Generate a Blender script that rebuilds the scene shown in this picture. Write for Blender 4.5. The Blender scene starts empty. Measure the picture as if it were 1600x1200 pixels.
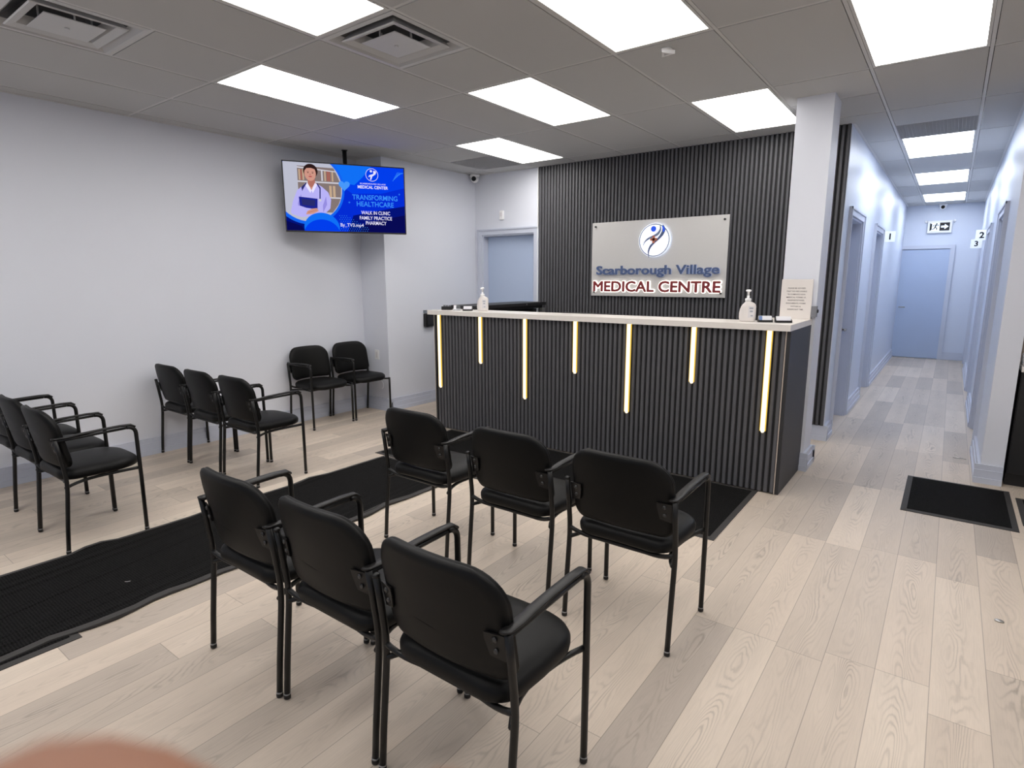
import bpy, bmesh, math, random
from mathutils import Vector, Matrix
random.seed(7)
PI = math.pi
SC = bpy.context.scene
COL = SC.collection

# ------------------------------------------------------------------ camera
CEIL = 2.878
cd = bpy.data.cameras.new('camera')
cam = bpy.data.objects.new('camera', cd)
COL.objects.link(cam)
SC.camera = cam
cd.sensor_fit = 'HORIZONTAL'
cd.sensor_width = 36.0
cd.lens = 909.02 / 1600 * 36.0
cd.clip_start = 0.01
cd.clip_end = 100
yaw, pitch, roll = -.64176, .17917, -.00274
fw = Vector((math.sin(yaw) * math.cos(pitch), math.cos(yaw) * math.cos(pitch), -math.sin(pitch)))
rt = Vector((math.cos(yaw), -math.sin(yaw), 0))
up = rt.cross(fw)
r2 = rt * math.cos(roll) + up * math.sin(roll)
u2 = -rt * math.sin(roll) + up * math.cos(roll)
cam.matrix_world = Matrix(((r2.x, u2.x, -fw.x, 0), (r2.y, u2.y, -fw.y, 0), (r2.z, u2.z, -fw.z, 1.5445), (0, 0, 0, 1)))
cd.dof.use_dof = True
cd.dof.focus_distance = 3.6
cd.dof.aperture_fstop = 15.0

# ------------------------------------------------------------------ light levels
SC.view_settings.view_transform = 'Standard'
SC.view_settings.look = 'None'
SC.view_settings.exposure = 0.0
SC.view_settings.gamma = 1.0
SC.view_settings.use_curve_mapping = False
wd = bpy.data.worlds.new('world')
SC.world = wd
wd.use_nodes = True
wd.node_tree.nodes['Background'].inputs[0].default_value = (.6, .7, .9, 1)
wd.node_tree.nodes['Background'].inputs[1].default_value = 0.7
LAMP_ROOM = 7.5
LAMP_HALL = 10.5


pd = bpy.data.lights.new('fill_window_portal', 'AREA')  # portal for sky light through the window added behind the viewer
pd.shape = 'RECTANGLE'
pd.size, pd.size_y = 7.3, 2.25
pd.cycles.is_portal = True
po = bpy.data.objects.new('fill_window_portal', pd)
COL.objects.link(po)
po.location = (-1.25, -2.74, 1.475)
po.rotation_euler = (math.pi / 2, 0, 0)


def lin(c):
    return tuple((x / 255 / 12.92) if x / 255 <= .04045 else ((x / 255 + .055) / 1.055) ** 2.4 for x in c)


# ------------------------------------------------------------------ materials
def mat(name, rgb, rough=.6, metal=0., spec=.5, bump=None, emit=None, var=None, trans=0., coat=0.):
    m = bpy.data.materials.new(name)
    m.use_nodes = True
    nt = m.node_tree
    b = nt.nodes['Principled BSDF']
    c = lin(rgb)
    b.inputs['Base Color'].default_value = (*c, 1)
    b.inputs['Roughness'].default_value = rough
    b.inputs['Metallic'].default_value = metal
    b.inputs['Specular IOR Level'].default_value = spec
    b.inputs['Transmission Weight'].default_value = trans
    b.inputs['Coat Weight'].default_value = coat
    tc = nt.nodes.new('ShaderNodeTexCoord')
    if var:
        n = nt.nodes.new('ShaderNodeTexNoise')
        n.inputs['Scale'].default_value = var[0]
        n.inputs['Detail'].default_value = 3
        nt.links.new(tc.outputs['Object'], n.inputs['Vector'])
        mx = nt.nodes.new('ShaderNodeMix')
        mx.data_type = 'RGBA'
        k = var[1]
        mx.inputs[6].default_value = (*[x * (1 - k) for x in c], 1)
        mx.inputs[7].default_value = (*[min(1, x * (1 + k)) for x in c], 1)
        nt.links.new(n.outputs['Fac'], mx.inputs[0])
        nt.links.new(mx.outputs[2], b.inputs['Base Color'])
    if bump:
        n = nt.nodes.new('ShaderNodeTexNoise')
        n.inputs['Scale'].default_value = bump[0]
        n.inputs['Detail'].default_value = 2
        nt.links.new(tc.outputs['Object'], n.inputs['Vector'])
        bp = nt.nodes.new('ShaderNodeBump')
        bp.inputs['Strength'].default_value = bump[1]
        bp.inputs['Distance'].default_value = bump[2]
        nt.links.new(n.outputs['Fac'], bp.inputs['Height'])
        nt.links.new(bp.outputs[0], b.inputs['Normal'])
    if emit:
        b.inputs['Emission Color'].default_value = (*lin(emit[0]), 1)
        b.inputs['Emission Strength'].default_value = emit[1]
    return m


def emis(name, rgb, s=1.0):
    m = bpy.data.materials.new(name)
    m.use_nodes = True
    nt = m.node_tree
    nt.nodes.clear()
    e = nt.nodes.new('ShaderNodeEmission')
    e.inputs[0].default_value = (*lin(rgb), 1)
    e.inputs[1].default_value = s
    o = nt.nodes.new('ShaderNodeOutputMaterial')
    nt.links.new(e.outputs[0], o.inputs[0])
    return m


def floor_material():
    m = bpy.data.materials.new('oak_vinyl_planks')
    m.use_nodes = True
    nt = m.node_tree
    b = nt.nodes['Principled BSDF']
    N, L = nt.nodes, nt.links

    def mth(op, a, c=None, d=None):
        n = N.new('ShaderNodeMath')
        n.operation = op
        for i, v in enumerate((a, c, d)):
            if v is None:
                continue
            if isinstance(v, (int, float)):
                n.inputs[i].default_value = v
            else:
                L.new(v, n.inputs[i])
        return n.outputs[0]

    def comb(x, y, z):
        n = N.new('ShaderNodeCombineXYZ')
        for i, v in enumerate((x, y, z)):
            if isinstance(v, (int, float)):
                n.inputs[i].default_value = v
            else:
                L.new(v, n.inputs[i])
        return n.outputs[0]

    def noise(vec, scale, detail, rough=.5):
        n = N.new('ShaderNodeTexNoise')
        n.inputs['Scale'].default_value = scale
        n.inputs['Detail'].default_value = detail
        n.inputs['Roughness'].default_value = rough
        L.new(vec, n.inputs['Vector'])
        return n.outputs['Fac']

    g = N.new('ShaderNodeNewGeometry')
    s = N.new('ShaderNodeSeparateXYZ')
    L.new(g.outputs['Position'], s.inputs[0])
    x, y = s.outputs[0], s.outputs[1]
    xs = mth('DIVIDE', mth('ADD', x, .445), .178)
    col = mth('FLOOR', xs)
    fx = mth('FRACT', xs)
    wn = N.new('ShaderNodeTexWhiteNoise')
    wn.noise_dimensions = '1D'
    L.new(mth('ADD', col, .37), wn.inputs['W'])
    ys = mth('ADD', mth('DIVIDE', y, 1.22), wn.outputs['Value'])
    row = mth('FLOOR', ys)
    fy = mth('FRACT', ys)
    w2 = N.new('ShaderNodeTexWhiteNoise')
    w2.noise_dimensions = '2D'
    L.new(comb(col, row, 0), w2.inputs['Vector'])
    pid = w2.outputs['Value']
    pid2 = N.new('ShaderNodeSeparateColor')
    L.new(w2.outputs['Color'], pid2.inputs[0])
    ramp = N.new('ShaderNodeValToRGB')
    cr = ramp.color_ramp
    cr.elements[0].position = 0
    cr.elements[0].color = (*lin((184, 172, 160)), 1)
    cr.elements[1].position = 1
    cr.elements[1].color = (*lin((218, 204, 188)), 1)
    for p, c in ((.2, (194, 181, 167)), (.45, (203, 189, 174)), (.75, (211, 196, 180))):
        e = cr.elements.new(p)
        e.color = (*lin(c), 1)
    L.new(pid, ramp.inputs[0])
    off = mth('MULTIPLY', pid2.outputs[1], 53.)
    off2 = mth('MULTIPLY', pid2.outputs[0], 31.)
    # cathedral grain: contour lines of a long, low noise
    v1 = comb(mth('ADD', mth('MULTIPLY', x, 8.), off), mth('ADD', mth('MULTIPLY', y, 1.15), off2), off)
    n1 = noise(v1, 1.0, 1.5)
    n1b = noise(comb(mth('MULTIPLY', x, 60.), mth('MULTIPLY', y, 14.), off), 1.0, 2)
    ph = mth('ADD', mth('MULTIPLY', n1, 185.), mth('MULTIPLY', n1b, 4.5))
    ring = mth('POWER', mth('MULTIPLY', mth('ADD', mth('SINE', ph), 1.), .5), 3.)
    cx = mth('ABSOLUTE', mth('SUBTRACT', fx, .5))
    msk = mth('MULTIPLY', mth('SUBTRACT', 1., mth('MULTIPLY', cx, 2.)), mth('ADD', noise(comb(mth('MULTIPLY', x, 4.), mth('MULTIPLY', y, 1.2), off2), 1., 1), .05))
    ringm = mth('MULTIPLY', ring, mth('POWER', msk, 1.5))
    fine = noise(comb(mth('MULTIPLY', x, 260.), mth('MULTIPLY', y, 9.), off), 1., 3, .7)
    cloud = noise(comb(mth('MULTIPLY', x, 10.), mth('MULTIPLY', y, 2.2), off2), 1., 3)
    val = mth('SUBTRACT', 1.17, mth('MULTIPLY', ringm, .50))
    val = mth('SUBTRACT', val, mth('MULTIPLY', fine, .20))
    val = mth('SUBTRACT', val, mth('MULTIPLY', cloud, .20))
    # joints
    ex = mth('MINIMUM', fx, mth('SUBTRACT', 1., fx))
    ey = mth('MULTIPLY', mth('MINIMUM', fy, mth('SUBTRACT', 1., fy)), 1.22 / .178)
    e = mth('MINIMUM', ex, ey)
    jm = mth('LESS_THAN', e, .0085)
    val = mth('MULTIPLY', val, mth('SUBTRACT', 1., mth('MULTIPLY', jm, .38)))
    mx = N.new('ShaderNodeVectorMath')
    mx.operation = 'SCALE'
    L.new(ramp.outputs[0], mx.inputs[0])
    L.new(val, mx.inputs['Scale'])
    L.new(mx.outputs[0], b.inputs['Base Color'])
    b.inputs['Roughness'].default_value = .48
    b.inputs['Specular IOR Level'].default_value = .35
    bp = N.new('ShaderNodeBump')
    bp.inputs['Strength'].default_value = .25
    bp.inputs['Distance'].default_value = .002
    L.new(val, bp.inputs['Height'])
    L.new(bp.outputs[0], b.inputs['Normal'])
    return m


def mat_material():
    m = bpy.data.materials.new('ribbed_mat_carpet')
    m.use_nodes = True
    nt = m.node_tree
    b = nt.nodes['Principled BSDF']
    N, L = nt.nodes, nt.links
    tc = N.new('ShaderNodeNewGeometry')
    w = N.new('ShaderNodeTexWave')
    w.bands_direction = 'Y'
    w.inputs['Scale'].default_value = 26
    w.inputs['Distortion'].default_value = 5.0
    w.inputs['Detail'].default_value = 2
    w.inputs['Detail Scale'].default_value = 9
    L.new(tc.outputs['Position'], w.inputs['Vector'])
    n = N.new('ShaderNodeTexNoise')
    n.inputs['Scale'].default_value = 160
    n.inputs['Detail'].default_value = 4
    L.new(tc.outputs['Position'], n.inputs['Vector'])
    mu = N.new('ShaderNodeMath')
    mu.operation = 'MULTIPLY'
    L.new(w.outputs['Fac'], mu.inputs[0])
    L.new(n.outputs['Fac'], mu.inputs[1])
    mx = N.new('ShaderNodeMix')
    mx.data_type = 'RGBA'
    mx.inputs[6].default_value = (*lin((10, 10, 10)), 1)
    mx.inputs[7].default_value = (*lin((46, 45, 45)), 1)
    L.new(mu.outputs[0], mx.inputs[0])
    L.new(mx.outputs[2], b.inputs['Base Color'])
    b.inputs['Roughness'].default_value = .95
    b.inputs['Specular IOR Level'].default_value = .1
    bp = N.new('ShaderNodeBump')
    bp.inputs['Strength'].default_value = .8
    bp.inputs['Distance'].default_value = .004
    L.new(mu.outputs[0], bp.inputs['Height'])
    L.new(bp.outputs[0], b.inputs['Normal'])
    return m


def slat_material(name, rgb):
    m = bpy.data.materials.new(name)
    m.use_nodes = True
    nt = m.node_tree
    b = nt.nodes['Principled BSDF']
    N, L = nt.nodes, nt.links
    g = N.new('ShaderNodeNewGeometry')
    mp = N.new('ShaderNodeMapping')
    mp.inputs['Scale'].default_value = (220, 220, 5)
    L.new(g.outputs['Position'], mp.inputs['Vector'])
    n = N.new('ShaderNodeTexNoise')
    n.inputs['Scale'].default_value = 1
    n.inputs['Detail'].default_value = 3
    L.new(mp.outputs[0], n.inputs['Vector'])
    mx = N.new('ShaderNodeMix')
    mx.data_type = 'RGBA'
    c = lin(rgb)
    mx.inputs[6].default_value = (*[v * .9 for v in c], 1)
    mx.inputs[7].default_value = (*[v * 1.1 for v in c], 1)
    L.new(n.outputs['Fac'], mx.inputs[0])
    L.new(mx.outputs[2], b.inputs['Base Color'])
    b.inputs['Roughness'].default_value = .5
    b.inputs['Specular IOR Level'].default_value = .35
    return m


M = {}
M['wall'] = mat('wall_paint', (224, 227, 236), .5, spec=.35, bump=(260, .12, .002), var=(2, .015))
M['hallwall'] = mat('hall_wall_paint', (212, 219, 233), .40, spec=.5, bump=(7, .12, .01))
M['trim'] = mat('blue_grey_trim_paint', (200, 205, 219), .35, var=(3, .02))
M['door'] = mat('blue_door_paint', (178, 193, 219), .4, var=(3, .03))
M['tile'] = mat('ceiling_tile', (200, 200, 199), .9, spec=.1, bump=(420, .35, .002), var=(300, .05))
M['tee'] = mat('ceiling_tee', (214, 213, 211), .5)
M['gap'] = mat('ceiling_gap', (60, 60, 60), .9)
M['grille'] = mat('return_grille_grey', (205, 206, 208), .8, bump=(900, .6, .004))
M['vent'] = mat('vent_enamel', (206, 206, 206), .38)
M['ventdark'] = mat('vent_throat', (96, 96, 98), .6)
M['lamp'] = emis('lamp_diffuser', (255, 251, 247), LAMP_ROOM)
M['lampl'] = emis('lamp_diffuser_left', (255, 251, 247), LAMP_ROOM * 1.5)
M['lamph'] = emis('hall_lamp_diffuser', (236, 243, 255), LAMP_HALL)
M['lampframe'] = mat('lamp_frame', (215, 214, 210), .5)
M['floor'] = floor_material()
M['mat'] = mat_material()
M['rubber'] = mat('rubber_edge', (56, 54, 53), .75, bump=(80, .3, .002))
M['slat'] = slat_material('charcoal_slats', (90, 90, 94))
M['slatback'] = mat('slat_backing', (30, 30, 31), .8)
M['side'] = slat_material('charcoal_side_panel', (52, 52, 54))
M['quartz'] = mat('white_countertop', (232, 226, 219), .3, var=(30, .02))
M['edge'] = mat('pale_edge_strip', (196, 184, 172), .5)
M['strip'] = emis('warm_strip_diffuser', (255, 238, 205), 1.7)
M['stripside'] = emis('warm_strip_side', (255, 205, 70), 1.0)
M['alu'] = mat('aluminium', (190, 190, 190), .35, metal=.9)
M['vinyl'] = mat('black_vinyl', (12, 12, 12), .5, spec=.22, bump=(600, .12, .001))
M['fabric'] = mat('black_back_shell', (12, 12, 12), .6, spec=.3, bump=(700, .1, .001))
M['tube'] = mat('black_tube', (10, 10, 10), .42, spec=.45)
M['armpad'] = mat('black_arm_plastic', (22, 21, 21), .45, spec=.4)
M['foot'] = mat('foot_cap', (14, 14, 14), .5)
M['ring'] = mat('foot_ring', (150, 150, 150), .4, metal=.6)
M['screw'] = mat('screw_black', (70, 70, 70), .3, metal=.6)
M['black'] = mat('black_plastic', (18, 18, 19), .45)
M['blackgloss'] = mat('black_gloss', (8, 8, 9), .2)
M['dark'] = mat('dark_laminate', (38, 38, 40), .5, var=(40, .05))
M['white'] = mat('white_plastic', (240, 240, 240), .4)
M['sheet'] = mat('sign_paper', (228, 222, 217), .5)
M['print'] = mat('printed_text', (96, 88, 86), .8)
M['num'] = mat('black_number', (20, 20, 22), .6)
M['bottle'] = mat('frosted_bottle', (236, 230, 226), .35, trans=.15)
M['label'] = mat('bottle_label', (224, 221, 222), .5)
M['labelink'] = mat('bottle_label_ink', (165, 168, 178), .5)
M['card'] = mat('card_white', (232, 232, 236), .6)
M['cardblue'] = mat('card_blue', (110, 135, 185), .5)
M['acryl'] = mat('clear_acrylic', (225, 230, 235), .08, trans=.9)
M['smoke'] = mat('smoke_grey', (120, 122, 128), .4)
M['plaque'] = mat('brushed_plaque', (206, 204, 201), .45, metal=.25, var=(60, .02))
M['slate'] = mat('slate_blue_letters', (74, 92, 132), .5)
M['red'] = mat('dark_red_letters', (128, 34, 40), .5)
M['glow'] = emis('letter_glow', (255, 246, 236), 2.2)
M['haloled'] = emis('halo_led', (200, 220, 255), 5.)
M['haloblue'] = emis('halo_led_soft', (185, 205, 255), 1.0)
M['logodisc'] = mat('logo_disc_white', (245, 246, 250), .4, emit=((235, 240, 255), .45))
M['logoblue'] = mat('logo_blue', (20, 85, 235), .4, emit=((20, 85, 235), .25))
M['logogrey'] = mat('logo_greyblue', (110, 128, 160), .4)
M['logobrown'] = mat('logo_brown', (190, 112, 84), .4)
M['exitlit'] = mat('exit_face_white', (240, 245, 250), .5, emit=((235, 242, 255), .35))
M['steel'] = mat('satin_nickel', (170, 165, 158), .3, metal=.9)
M['tan'] = mat('tan_backsplash', (176, 160, 145), .5, var=(12, .1))
M['skin'] = mat('skin', (152, 106, 82), .55, var=(30, .06), bump=(300, .2, .0005))
M['glass'] = bpy.data.materials.new('clear_glass')
M['glass'].use_nodes = True
_nt = M['glass'].node_tree
_nt.nodes.clear()
_t = _nt.nodes.new('ShaderNodeBsdfTransparent'); _g = _nt.nodes.new('ShaderNodeBsdfGlossy'); _x = _nt.nodes.new('ShaderNodeMixShader'); _o = _nt.nodes.new('ShaderNodeOutputMaterial')
_g.inputs['Roughness'].default_value = .02
_x.inputs[0].default_value = .06
_nt.links.new(_t.outputs[0], _x.inputs[1]); _nt.links.new(_g.outputs[0], _x.inputs[2]); _nt.links.new(_x.outputs[0], _o.inputs[0])
M['lint'] = mat('white_lint', (200, 198, 195), .8)


# ------------------------------------------------------------------ mesh builder
class MB:
    def __init__(s):
        s.bm = bmesh.new()

    def box(s, x0, x1, y0, y1, z0, z1, mi=0, bev=0.):
        v = [s.bm.verts.new(p) for p in ((x0, y0, z0), (x1, y0, z0), (x1, y1, z0), (x0, y1, z0), (x0, y0, z1), (x1, y0, z1), (x1, y1, z1), (x0, y1, z1))]
        fs = []
        for f in ((0, 3, 2, 1), (4, 5, 6, 7), (0, 1, 5, 4), (1, 2, 6, 5), (2, 3, 7, 6), (3, 0, 4, 7)):
            fc = s.bm.faces.new([v[i] for i in f])
            fc.material_index = mi
            fs.append(fc)
        if bev:
            es = list({e for f in fs for e in f.edges})
            r = bmesh.ops.bevel(s.bm, geom=es, offset=bev, segments=3, profile=.5, affect='EDGES')
            for f in r['faces']:
                f.material_index = mi
        return s

    def prism(s, pts, fn, d0, d1, mi=0, mside=None):
        """outline pts (2d) extruded from d0 to d1; fn(a, b, d) -> 3d"""
        A = [s.bm.verts.new(fn(a, b, d0)) for a, b in pts]
        B = [s.bm.verts.new(fn(a, b, d1)) for a, b in pts]
        n = len(pts)
        f = s.bm.faces.new(A[::-1]); f.material_index = mi
        f = s.bm.faces.new(B); f.material_index = mi
        for i in range(n):
            f = s.bm.faces.new((A[i], A[(i + 1) % n], B[(i + 1) % n], B[i]))
            f.material_index = mi if mside is None else mside
        return s

    def rings(s, rings, mi=0, cap=True, closed=True):
        R = [[s.bm.verts.new(p) for p in r] for r in rings]
        for a, b in zip(R[:-1], R[1:]):
            n = len(a)
            for i in range(n if closed else n - 1):
                f = s.bm.faces.new((a[i], a[(i + 1) % n], b[(i + 1) % n], b[i]))
                f.material_index = mi
                f.smooth = True
        if cap:
            f = s.bm.faces.new(R[0][::-1]); f.material_index = mi
            f = s.bm.faces.new(R[-1]); f.material_index = mi
        return s

    def tube(s, pts, r, n=10, mi=0, flat=None):
        """pts polyline, r radius or list; flat=(wx, wz) elliptical"""
        P = [Vector(p) for p in pts]
        T = []
        for i in range(len(P)):
            a = P[max(i - 1, 0)]
            b = P[min(i + 1, len(P) - 1)]
            T.append((b - a).normalized())
        ref = Vector((1, 0, 0)) if abs(T[0].x) < .9 else Vector((0, 1, 0))
        u = (ref - T[0] * ref.dot(T[0])).normalized()
        R = []
        for i, p in enumerate(P):
            u = (u - T[i] * u.dot(T[i])).normalized()
            w = T[i].cross(u)
            ri = r[i] if isinstance(r, (list, tuple)) else r
            ru, rw = (ri, ri) if flat is None else (flat[i][0], flat[i][1]) if isinstance(flat, list) else flat
            R.append([p + u * (ru * math.cos(2 * PI * k / n)) + w * (rw * math.sin(2 * PI * k / n)) for k in range(n)])
        return s.rings(R, mi)

    def lathe(s, prof, c=(0, 0, 0), n=24, mi=0, axis='Z', sx=1., sy=1.):
        R = []
        for r, h in prof:
            ring = []
            for k in range(n):
                a = 2 * PI * k / n
                p = (r * math.cos(a) * sx, r * math.sin(a) * sy, h)
                if axis == 'Y':
                    p = (p[0], h, -p[1])
                elif axis == 'X':
                    p = (h, p[0], p[1])
                ring.append((c[0] + p[0], c[1] + p[1], c[2] + p[2]))
            R.append(ring)
        return s.rings(R, mi)

    def text(s, txt, size, fn, ext, mi=0, offset=0., width=None, align='CENTER', mface=None):
        cu = bpy.data.curves.new('t', 'FONT')
        cu.body = txt
        cu.size = size
        cu.align_x = align
        cu.align_y = 'CENTER'
        cu.offset = offset
        cu.resolution_u = 4
        o = bpy.data.objects.new('t', cu)
        COL.objects.link(o)
        dg = bpy.context.evaluated_depsgraph_get()
        me = bpy.data.meshes.new_from_object(o.evaluated_get(dg))
        xs = [v.co.x for v in me.vertices] or [0]
        ys = [v.co.y for v in me.vertices] or [0]
        cx, cy = (min(xs) + max(xs)) / 2, (min(ys) + max(ys)) / 2
        k = (width / (max(xs) - min(xs))) if width else 1.
        A = [s.bm.verts.new(fn((v.co.x - cx) * k, (v.co.y - cy), 0)) for v in me.vertices]
        B = [s.bm.verts.new(fn((v.co.x - cx) * k, (v.co.y - cy), ext)) for v in me.vertices] if ext else None
        ec = {}
        for p in me.polygons:
            vs = list(p.vertices)
            for i in range(len(vs)):
                e = (vs[i], vs[(i + 1) % len(vs)])
                ec[e] = 1
            tgt = B if ext else A
            try:
                f = s.bm.faces.new([tgt[i] for i in vs])
                f.material_index = mi if mface is None else mface
            except ValueError:
                pass
        if ext:
            for (a, b) in ec:
                if (b, a) not in ec:
                    try:
                        f = s.bm.faces.new((A[a], A[b], B[b], B[a]))
                        f.material_index = mi
                    except ValueError:
                        pass
        bpy.data.objects.remove(o)
        bpy.data.curves.remove(cu)
        bpy.data.meshes.remove(me)
        return s

    def build(s, name, mats, parent=None, smooth=False, loc=None, rz=0, recalc=True):
        if recalc:
            bmesh.ops.recalc_face_normals(s.bm, faces=s.bm.faces)
        me = bpy.data.meshes.new(name)
        s.bm.to_mesh(me)
        s.bm.free()
        if not isinstance(mats, (list, tuple)):
            mats = [mats]
        for m in mats:
            me.materials.append(M[m])
        if smooth:
            for p in me.polygons:
                p.use_smooth = True
        o = bpy.data.objects.new(name, me)
        COL.objects.link(o)
        if parent:
            o.parent = parent
        if loc:
            o.location = loc
        o.rotation_euler = (0, 0, rz)
        return o


def thing(name, label, cat, loc=(0, 0, 0), rz=0, group=None):
    o = bpy.data.objects.new(name, None)
    o.empty_display_size = .1
    COL.objects.link(o)
    o.location = loc
    o.rotation_euler = (0, 0, rz)
    tag(o, label, cat, group)
    return o


def tag(o, label=None, cat=None, group=None, kind=None):
    if label: o['label'] = label
    if cat: o['category'] = cat
    if group: o['group'] = group
    if kind: o['kind'] = kind
    return o


def struct(o, label=None):
    o['kind'] = 'structure'
    if label: o['label'] = label
    return o


# ------------------------------------------------------------------ room shell
XL = -5.62          # left wall
XJ = -5.20          # wall past the chase
YC = 4.55           # chase front
YB = 6.15           # back wall
XHL, XHR = -.850, .315   # hall faces
YE = 13.76          # hall end
YF, XR = -2.6, 3.2  # unseen front and right walls
T = .12

o = MB().box(XL - .2, XR + .2, YF - .2, YE + .2, -.1, 0).build('floor', 'floor'); struct(o, 'pale oak-look vinyl plank floor')
o = MB().box(XL - T, XL, YF, YB, 0, CEIL + .2).build('wall_left', 'wall'); struct(o, 'pale grey-blue left wall')
o = MB().box(XL, XJ, YC, YB, 0, CEIL + .2).build('wall_chase', 'wall'); struct(o, 'boxed-out part of the left wall')
m = MB()
WX0, WX1, WZ0, WZ1 = -4.9, 2.4, .35, 2.60  # opening for an unseen window, added to brighten the room with daylight
m.box(XL - T, WX0, YF - T, YF, 0, CEIL + .2)
m.box(WX1, XR, YF - T, YF, 0, CEIL + .2)
m.box(WX0, WX1, YF - T, YF, 0, WZ0)
m.box(WX0, WX1, YF - T, YF, WZ1, CEIL + .2)
o = m.build('wall_front', 'wall'); struct(o)
m = MB()
for i in range(5):
    x = WX0 + (WX1 - WX0 - .06) * i / 4
    m.box(x, x + .06, YF - T, YF - .02, WZ0, WZ1)
m.box(WX0, WX1, YF - T, YF - .02, WZ0, WZ0 + .05)
m.box(WX0, WX1, YF - T, YF - .02, WZ1 - .05, WZ1)
o = m.build('fill_window_1', 'alu'); struct(o, 'unseen window frame added behind the viewer to let in fill daylight')
MB().box(WX0, WX1, YF - .072, YF - .068, WZ0 + .05, WZ1 - .05).build('pane', 'glass', o)
o = MB().box(XR, XR + T, YF, YB + T, 0, CEIL + .2).build('wall_right', 'wall'); struct(o)

# back wall with a door opening
m = MB()
DX0, DX1, DZ = -5.075, -4.235, 2.11
m.box(XL, DX0, YB, YB + T, 0, CEIL + .2)
m.box(DX1, XHL - .002, YB, YB + T, 0, CEIL + .2)
m.box(DX0, DX1, YB, YB + T, DZ, CEIL + .2)
o = m.build('wall_back', 'wall'); struct(o, 'back wall behind the reception')
o = MB().box(XHR + T + .001, XR, 6.05, 6.05 + T, 0, CEIL + .2).build('wall_back_right', 'wall'); struct(o)

# pillar
PX0, PX1, PY0, PY1 = -1.085, -.83, 5.06, 5.35
o = MB().box(PX0, PX1, PY0, PY1, 0, CEIL + .05).build('wall_pillar', 'wall'); struct(o, 'square pillar at the right end of the counter')


def side_wall(name, xa, xb, y0, y1, doors, mt, label):
    m = MB()
    y = y0
    for a, b, z in doors:
        m.box(xa, xb, y, a, 0, CEIL + .2)
        m.box(xa, xb, a, b, z, CEIL + .2)
        y = b
    m.box(xa, xb, y, y1, 0, CEIL + .2)
    o = m.build(name, mt)
    struct(o, label)


LD = [(6.52, 7.42, 2.13), (8.72, 9.60, 2.13)]
RD = [(6.62, 7.54, 2.10), (9.10, 10.02, 2.10), (12.4, 13.25, 2.10)]
side_wall('wall_hall_left', XHL - T, XHL, YB, YE, LD, 'hallwall', 'left wall of the hallway')
side_wall('wall_hall_right', XHR, XHR + T, 5.62, YE, RD, 'hallwall', 'right wall of the hallway')
o = MB().box(XHL - T, XHR + T, YE, YE + T, 0, CEIL + .2).build('wall_hall_end', 'hallwall'); struct(o, 'end wall of the hallway')
o = MB().box(XHR, .45, 5.55, 5.62, 0, CEIL + .2).build('wall_hall_return', 'wall'); struct(o, 'front end of the right hallway wall')


# doors -------------------------------------------------------------
def casing(m, fn, a, b, z, w=.075, t=.02):
    """fn(u, d, z): u along wall, d out of wall face"""
    def bx(u0, u1, d0, d1, z0, z1):
        p = [fn(u0, d0, z0), fn(u1, d1, z1)]
        m.box(min(p[0][0], p[1][0]), max(p[0][0], p[1][0]), min(p[0][1], p[1][1]), max(p[0][1], p[1][1]), z0, z1)
    for u0, u1 in ((a - w, a), (b, b + w)):
        bx(u0, u1, 0, t, 0, z + w)
        o_ = .022 if u0 < a else -.022
        if u0 < a: bx(u0, u0 + .02, t, t + .01, 0, z + w)
        else: bx(u1 - .02, u1, t, t + .01, 0, z + w)
    bx(a, b, 0, t, z, z + w)
    bx(a - w, b + w, t, t + .01, z + w - .02, z + w)
    # jambs
    bx(a, a + .018, -.12, .001, 0, z)
    bx(b - .018, b, -.12, .001, 0, z)
    bx(a + .018, b - .018, -.12, .001, z - .018, z)


def door(n, fn, a, b, z, label, recess=.09, hand=None, skip=False, arm=False):
    m = MB()
    p, q = fn(a + .02, -recess - .04, 0.012), fn(b - .02, -recess, z - .02)
    m.box(min(p[0], q[0]), max(p[0], q[0]), min(p[1], q[1]), max(p[1], q[1]), .012, z - .021)
    d = m.build('door_%d' % n, 'door')
    struct(d, label)
    m = MB()
    casing(m, fn, a, b, z)
    c = m.build('door_frame', 'trim', d)
    if hand:
        hu, hz, sgn = hand
        m = MB()
        P0, P1, P2 = fn(hu, -recess, hz), fn(hu, -recess + .05, hz), fn(hu + sgn * .11, -recess + .05, hz)
        m.tube([P0, fn(hu, -recess + .012, hz)], .027, 16)
        m.tube([P0, P1, P2], .009, 8)
        m.build('door_handle', 'steel', d, smooth=True)
    return d


fnB = lambda u, d, z: (u, YB - d, z)
fnL = lambda u, d, z: (XHL + d, u, z)
fnR = lambda u, d, z: (XHR - d, u, z)
fnE = lambda u, d, z: (u, YE - d, z)
door(1, fnB, DX0, DX1, DZ, 'light blue door in the back wall beside the slatted panel')
door(2, fnL, *LD[0], 'nearest door in the left hallway wall, with lever handle', hand=(7.34, .98, -1))
door(3, fnL, *LD[1], 'far door in the left hallway wall', hand=(8.80, 1.0, 1))
door(4, fnR, *RD[0], 'nearest door in the right hallway wall', hand=(6.72, 1.0, 1))
door(5, fnR, *RD[1], 'middle door in the right hallway wall')
door(6, fnR, *RD[2], 'farthest door in the right hallway wall')
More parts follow.
